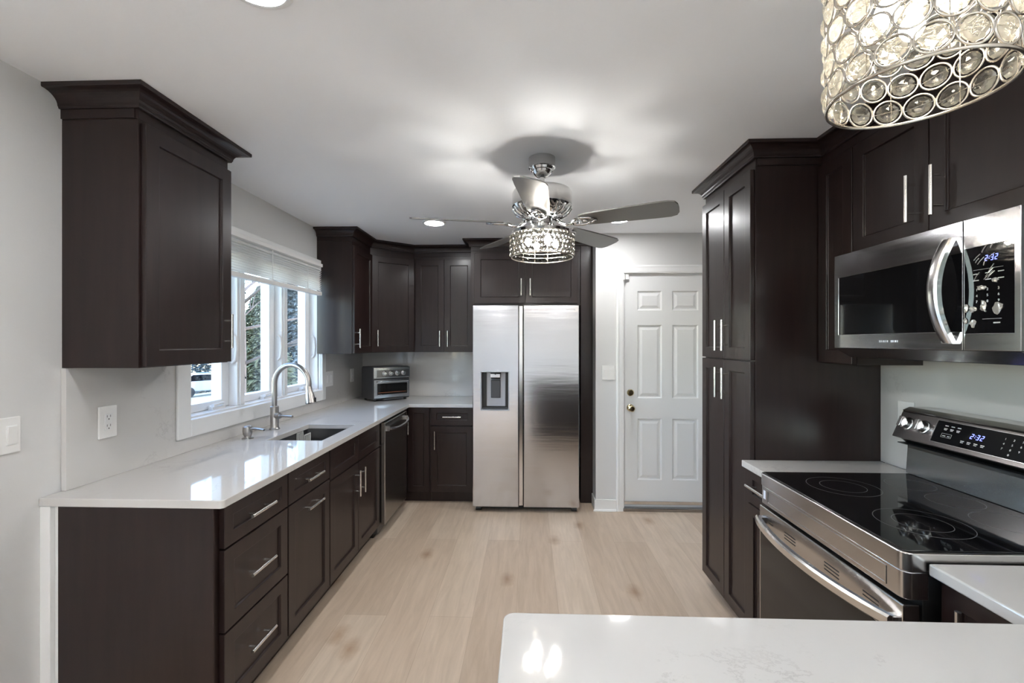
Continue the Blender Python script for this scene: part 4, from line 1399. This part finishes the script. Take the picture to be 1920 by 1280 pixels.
for k in range(18):
    a = 2 * pi * k / 18
    d = Vector((cos(a), sin(a), 0))
    tube(bm, [Vector((fanx, fany, 2.141)) + d * .150, Vector((fanx, fany, 2.118)) + d * .132, Vector((fanx, fany, 2.100)) + d * .104], [.006, .010, .007], n=8)
obj('vent_ribs', bm, 'chrome', mo, smooth=50)
bm = B()
lathe(bm, C0, [(.055, 2.093), (.056, 2.060), (.052, 2.058), (.052, 2.030), (.056, 2.028), (.056, 2.012), (.050, 2.004), (0, 2.003)], 40)
for q in range(3):
    a = 2 * pi * q / 3 + .5
    cyl(bm, (fanx + .05 * cos(a), fany + .05 * sin(a), 2.014), (fanx + .150 * cos(a), fany + .150 * sin(a), 2.014), .004, n=8)
lo_ = [(.1495, 1.998), (.1525, 1.998), (.1525, 2.020), (.1495, 2.020)]
rw = [[bm.verts.new((fanx + r * cos(2 * pi * i / 48), fany + r * sin(2 * pi * i / 48), z)) for r, z in lo_] for i in range(48)]
for i in range(48):
    for j in range(4):
        bm.faces.new((rw[i][j], rw[(i + 1) % 48][j], rw[(i + 1) % 48][(j + 1) % 4], rw[i][(j + 1) % 4]))
obj('light_kit_plate', bm, 'chrome', fan, smooth=30)

bl0 = B()
prf = [(.205, -.044), (.23, -.054), (.40, -.063), (.56, -.070), (.62, -.070), (.648, -.060), (.660, -.035), (.662, 0), (.660, .035), (.648, .060), (.62, .070), (.56, .070), (.40, .063), (.23, .054), (.205, .044)]
pitch = radians(-13.5)
prism(bl0, prf, lambda a, b: Vector((a, b * cos(pitch), b * sin(pitch) - .0030)), lambda a, b: Vector((a, b * cos(pitch), b * sin(pitch) + .0030)))
bmesh.ops.recalc_face_normals(bl0, faces=bl0.faces)
bme = bpy.data.meshes.new('blade'); bl0.to_mesh(bme); bl0.free(); bme.materials.append(M['blade'])
br0 = B()
tube(br0, [(.075, 0, .018), (.105, 0, -.004), (.135, .0, -.018), (.170, 0, -.010), (.195, 0, -.006)], [.010, .009, .0085, .010, .012], n=10)
for s_ in (-1, 1):
    tube(br0, [(.155, 0, -.014), (.175, s_ * .020, -.010 - s_ * .005), (.205, s_ * .034, -.008 - s_ * .008), (.250, s_ * .026, -.007 - s_ * .006), (.285, 0, -.0075)], [.006, .0065, .007, .0065, .006], n=8)
cyl(br0, (.23, 0, -.012), (.23, 0, -.004), .011, n=12)
bmesh.ops.recalc_face_normals(br0, faces=br0.faces)
brm = bpy.data.meshes.new('blade_bracket'); br0.to_mesh(brm); br0.free(); brm.materials.append(M['chrome'])
brm.shade_smooth()
for k in range(5):
    a = radians(264.2 + 72 * k)
    o = bpy.data.objects.new('blade', bme); COL.objects.link(o); o.parent = fan
    o.location = (0, 0, 2.062 - ZC); o.rotation_euler = (0, 0, a)
    q = bpy.data.objects.new('blade_bracket', brm); COL.objects.link(q); q.parent = o

# crystal beads
bdm = B(); bmesh.ops.create_uvsphere(bdm, u_segments=10, v_segments=6, radius=.0112)
bead = bpy.data.meshes.new('crystal_bead'); bdm.to_mesh(bead); bdm.free(); bead.materials.append(M['bead'])
SRd = .156
nb = 42
rows_z = [1.991, 1.9695, 1.948, 1.9265, 1.905]
allb = []
for r, z in enumerate(rows_z):
    for k in range(nb):
        a = 2 * pi * (k + .5 * (r % 2)) / nb
        allb.append((Vector((SRd * cos(a), SRd * sin(a), z - ZC)), a))
allb.sort(key=lambda q: q[0].y)
shade = bpy.data.objects.new('bead_shade', None); COL.objects.link(shade); shade.parent = fan
for v, a in allb[:100]:
    o = bpy.data.objects.new('crystal_bead', bead); COL.objects.link(o); o.parent = shade; o.location = v; o.rotation_euler = (0, 0, a)
bm = B()
for v, a in allb[100:]:
    m_ = bmesh.ops.create_uvsphere(bm, u_segments=10, v_segments=6, radius=.0112)
    for q in m_['verts']:
        q.co = q.co + v + Vector((fanx, fany, ZC))
bsf = obj('crystal_beads', bm, 'bead', shade); bsf['kind'] = 'stuff'
bm = B()
torus(bm, (fanx, fany, 1.891), (0, 0, 1), SRd, .0028, 56, 8)
torus(bm, (fanx, fany, 2.003), (0, 0, 1), SRd, .0028, 56, 8)
for k in range(14):
    a = 2 * pi * k / 14
    cyl(bm, (fanx + SRd * cos(a), fany + SRd * sin(a), 1.891), (fanx + SRd * cos(a), fany + SRd * sin(a), 2.003), .0012, n=6)
for z in (1.9157, 1.9373, 1.9587, 1.9803):
    torus(bm, (fanx, fany, z), (0, 0, 1), SRd, .0011, 56, 5)
obj('wire_frame', bm, 'wire', shade, smooth=50)
for k in range(4):
    a = radians(20 + 90 * k)
    bm = B()
    ball(bm, (fanx + .075 * cos(a), fany + .075 * sin(a), 1.966), .0165, 14, 10, (1, 1, 1.25))
    o = obj('bulb', bm, 'fanbulb', fan, smooth=60)
    bm = B(); cyl(bm, (fanx + .075 * cos(a), fany + .075 * sin(a), 1.985), (fanx + .075 * cos(a), fany + .075 * sin(a), 2.010), .012, n=14)
    obj('bulb_socket', bm, 'chrome', o, smooth=40)

# ------------------------------------------------------------------ crystal drum pendant
px_, py_, pz_, pr_ = .782, .950, 1.962, .150
pn = thing('pendant_light', 'large crystal drum pendant over the peninsula', 'pendant light', (px_, py_, ZC))
bm = B(); lathe(bm, (px_, py_, 0), [(.065, ZC - .0005), (.065, ZC - .018), (.055, ZC - .024), (.012, ZC - .026), (.010, ZC - .026)], 32)
obj('canopy', bm, 'chrome', pn, smooth=30)
ptop = pz_ + .282
obj('stem', cyl(B(), (px_, py_, ZC - .025), (px_, py_, ptop - .03), .008, n=14), 'chrome', pn, smooth=40)
bm = B()
torus(bm, (px_, py_, pz_), (0, 0, 1), pr_, .0036, 64, 8)
torus(bm, (px_, py_, ptop), (0, 0, 1), pr_, .0036, 64, 8)
for k in range(3):
    a = 2 * pi * k / 3 + .4
    cyl(bm, (px_ + pr_ * cos(a), py_ + pr_ * sin(a), ptop), (px_, py_, ptop - .012), .003, n=8)
for k in range(8):
    a = 2 * pi * (k + .5) / 8
    cyl(bm, (px_ + pr_ * cos(a), py_ + pr_ * sin(a), pz_), (px_ + pr_ * cos(a), py_ + pr_ * sin(a), ptop), .0011, n=6)
obj('drum_frame', bm, 'wire', pn, smooth=50)
rgm = B(); torus(rgm, (0, 0, 0), (1, 0, 0), .0268, .0024, 28, 6)
rme = bpy.data.meshes.new('crystal_ring'); rgm.to_mesh(rme); rgm.free(); rme.materials.append(M['wire']); rme.shade_smooth()
crm = B()
nf = 10
lathe(crm, (0, 0, 0), [(0, -.0105), (.010, -.0095), (.0185, -.0045), (.0225, 0), (.0185, .0045), (.010, .0095), (0, .0105)], nf, (1, 0, 0))
cyl(crm, (0, -.027, 0), (0, .027, 0), .0007, n=5, mi=1)
bmesh.ops.recalc_face_normals(crm, faces=crm.faces)
cme = bpy.data.meshes.new('crystal'); crm.to_mesh(cme); crm.free(); cme.materials.append(M['crystal']); cme.materials.append(M['wire'])
nk, nrow = 17, 5
for r in range(nrow):
    z = pz_ + .0305 + r * .0555
    for k in range(nk):
        a = 2 * pi * (k + .5 * (r % 2)) / nk + .11
        o = bpy.data.objects.new('crystal', cme); COL.objects.link(o); o.parent = pn
        o.location = (pr_ * cos(a), pr_ * sin(a), z - ZC)
        o.rotation_euler = (random.uniform(-.3, .3), 0, a)
        q = bpy.data.objects.new('crystal_ring', rme); COL.objects.link(q); q.parent = o
        q.rotation_euler = (0, 0, 0)
for k in range(3):
    a = 2 * pi * k / 3 + 1.0
    bx_, by_ = px_ + .055 * cos(a), py_ + .055 * sin(a)
    bm = B(); ball(bm, (bx_, by_, pz_ + .165), .022, 14, 10, (1, 1, 1.25))
    o = obj('bulb', bm, 'pendbulb', pn, smooth=60)
    bm = B(); cyl(bm, (bx_, by_, pz_ + .188), (bx_, by_, pz_ + .235), .014, n=14)
    cyl(bm, (bx_, by_, pz_ + .225), (px_, py_, pz_ + .245), .005, n=8)
    obj('bulb_socket', bm, 'chrome', o, smooth=40)

# ------------------------------------------------------------------ outside the window
gm = B()
q = [gm.verts.new(p) for p in ((-1.95, -8, -.30), (-1.95, 60, -.30), (-12, 60, -1.2), (-12, -8, -1.2), (-60, 60, -5.6), (-60, -8, -5.6))]
gm.faces.new((q[0], q[1], q[2], q[3])); gm.faces.new((q[3], q[2], q[4], q[5]))
for v in list(gm.verts):
    pass
ground = obj('ground_outside', gm, 'lawn'); ground['kind'] = 'structure'
gr2 = obj('ground_rear', bx(-30, 30, -40, YR - .2, -.6, -.3), 'lawn'); gr2['kind'] = 'structure'
def gz_at(x):
    return -.30 + (x + 1.95) * (.9 / 10.05) if x > -12 else -1.2 + (x + 12) * (4.4 / 48)

def conifer(x, y, h, rad, mat, label, seed):
    rnd = random.Random(seed)
    t = thing('conifer_tree', label, 'tree', (x, y, gz_at(x)))
    z0 = gz_at(x)
    obj('trunk', cyl(B(), (x, y, z0 - .1), (x, y, z0 + h * .9), h * .018, h * .004, n=8), 'bark', t)
    bm = B()
    n = 5200
    for k in range(n):
        f = rnd.random() ** .8
        zz = z0 + h * (.06 + .94 * f)
        r = rad * (1 - f) ** .8 * (0.35 + .65 * rnd.random() ** .5) + .03
        a = rnd.uniform(0, 2 * pi)
        c_ = Vector((x + r * cos(a), y + r * sin(a), zz - r * .25))
        ln = h * .075 * (1.15 - .6 * f)
        d = Vector((cos(a + rnd.uniform(-.5, .5)), sin(a + rnd.uniform(-.5, .5)), rnd.uniform(-.6, .35))).normalized()
        s_ = d.cross(Vector((0, 0, 1))).normalized() * ln * .30
        u_ = Vector((0, 0, ln * .10))
        v = [bm.verts.new(c_ - d * ln * .5 + s_), bm.verts.new(c_ - d * ln * .5 - s_), bm.verts.new(c_ + d * ln * .6), bm.verts.new(c_ + u_)]
        bm.faces.new((v[0], v[1], v[3])); bm.faces.new((v[1], v[2], v[3])); bm.faces.new((v[2], v[0], v[3]))
    obj('foliage', bm, mat, t)

def bare(x, y, h, label, seed):
    rnd = random.Random(seed)
    t = thing('bare_tree', label, 'tree', (x, y, gz_at(x)))
    tr, bm = B(), B()
    z0 = gz_at(x)
    tube(tr, [(x, y, z0 - .1), (x + .05, y, z0 + h * .25), (x, y + .1, z0 + h * .55)], [h * .022, h * .017, h * .010], n=8)
    def grow(p, d, ln, r, dep):
        p1 = p + d * ln * .5 + Vector((rnd.uniform(-1, 1), rnd.uniform(-1, 1), rnd.uniform(-.3, .6))) * ln * .08
        p2 = p + d * ln
        tube(bm, [p, p1, p2], [r, r * .8, r * .55], n=5)
        if dep == 0:
            return
        for k in range(3):
            nd_ = (d + Vector((rnd.uniform(-.9, .9), rnd.uniform(-.9, .9), rnd.uniform(-.35, .55)))).normalized()
            grow(p + d * ln * rnd.uniform(.5, 1), nd_, ln * rnd.uniform(.55, .75), r * .58, dep - 1)
    for k in range(8):
        a = k * 2.4
        grow(Vector((x, y, z0 + h * (.22 + .045 * k))), Vector((cos(a), sin(a), rnd.uniform(.15, .8))).normalized(), h * .26, h * .0065, 3)
    obj('trunk', tr, 'bark', t, smooth=50)
    obj('branches', bm, 'bark', t, smooth=50)
conifer(-12.2, 20.2, 5.2, 1.75, 'needle', 'olive green conifer seen through the middle window sash', 3)
conifer(-14.4, 23.6, 4.2, 1.0, 'needle', 'low olive conifer beside the middle sash conifer', 4)
conifer(-14.6, 27.8, 8.2, 1.9, 'needle_b', 'dusky blue conifer seen through the far window sash', 5)
conifer(-30.0, 34.0, 6.0, 2.4, 'needle_b', 'distant dusky conifer behind the parked car', 6)
conifer(-24.5, 35.0, 5.6, 2.6, 'needle_b', 'distant conifer between parked car and olive conifer', 8)
conifer(-35.5, 33.0, 5.0, 2.4, 'needle', 'distant olive conifer at the street', 9)
bare(-8.2, 12.6, 7.5, 'leafless tree with bare branches outside the middle sash', 11)
bare(-7.6, 23.0, 9.5, 'leafless tree with bare branches outside the far sash', 12)

# parked car
cx_, cy_ = -21.5, 29.5
cz_ = gz_at(cx_) + .02
car = thing('car', 'white parked car seen through the near window sash', 'car', (cx_, cy_, cz_))
ca = radians(62)
FC = Fr((cx_, cy_, cz_), (cos(ca), sin(ca), 0), (sin(ca), -cos(ca), 0))
bm = B()
side = [(-2.2, .35), (2.2, .35), (2.25, .75), (2.0, .92), (1.1, 1.0), (.45, 1.45), (-1.2, 1.48), (-1.9, 1.02), (-2.2, .95)]
prism(bm, side, lambda a, b: FC.p(a, -.85, b), lambda a, b: FC.p(a, .85, b))
obj('body', bm, 'car_paint', car, bevel=.08, seg=3)
bm = B()
prism(bm, [(-1.75, 1.02), (.95, 1.02), (.42, 1.39), (-1.15, 1.42)], lambda a, b: FC.p(a, -.862, b), lambda a, b: FC.p(a, .862, b))
obj('side_windows', bm, 'black_glass', car)
for a in (-1.4, 1.4):
    for d in (-.80, .80):
        obj('wheel', cyl(B(), FC.p(a, d - .10, .33), FC.p(a, d + .10, .33), .33, n=20), 'tyre', car)

# ------------------------------------------------------------------ fill uplights added behind the viewpoint, unseen, to brighten the ceiling
def fill_uplight(x, y, label):
    t = thing('added_uplight', label, 'lamp', (x, y, 0))
    obj('base', lathe(B(), (x, y, 0), [(.13, .0005), (.13, .012), (.03, .024), (.012, .04)], 28), 'nickel', t, smooth=30)
    obj('pole', cyl(B(), (x, y, .03), (x, y, 1.62), .011, n=14), 'nickel', t, smooth=40)
    obj('lamp_shade', lathe(B(), (x, y, 0), [(.02, 1.60), (.05, 1.615), (.13, 1.70), (.16, 1.76), (.156, 1.76), (.126, 1.702), (.05, 1.622), (.02, 1.610)], 32), 'nickel', t, smooth=30)
    obj('diffuser', cyl(B(), (x, y, 1.722), (x, y, 1.728), .135, n=32), 'fill_light', t)
fill_uplight(-1.45, -1.3, 'added nickel fill uplight behind the viewpoint, window wall side')
fill_uplight(1.35, -1.3, 'added nickel fill uplight behind the viewpoint, range wall side')

# ------------------------------------------------------------------ shared phrases of the repeats
GROUPS = {'wall_cabinet': 'dark wall cabinets', 'base_cabinet': 'dark base cabinets', 'countertop': 'white stone worktops', 'backsplash': 'white stone backsplashes',
          'wall_outlet': 'white wall outlets', 'switch_plate': 'white switch plates', 'conifer_tree': 'conifers outside the window', 'bare_tree': 'leafless trees outside the window',
          'added_uplight': 'added fill uplights', 'crown_moulding': 'dark crown mouldings'}
for o in list(COL.objects):
    stem_ = o.name.split('.')[0]
    if o.parent is None and stem_ in GROUPS and 'group' not in o.keys():
        o['group'] = GROUPS[stem_]
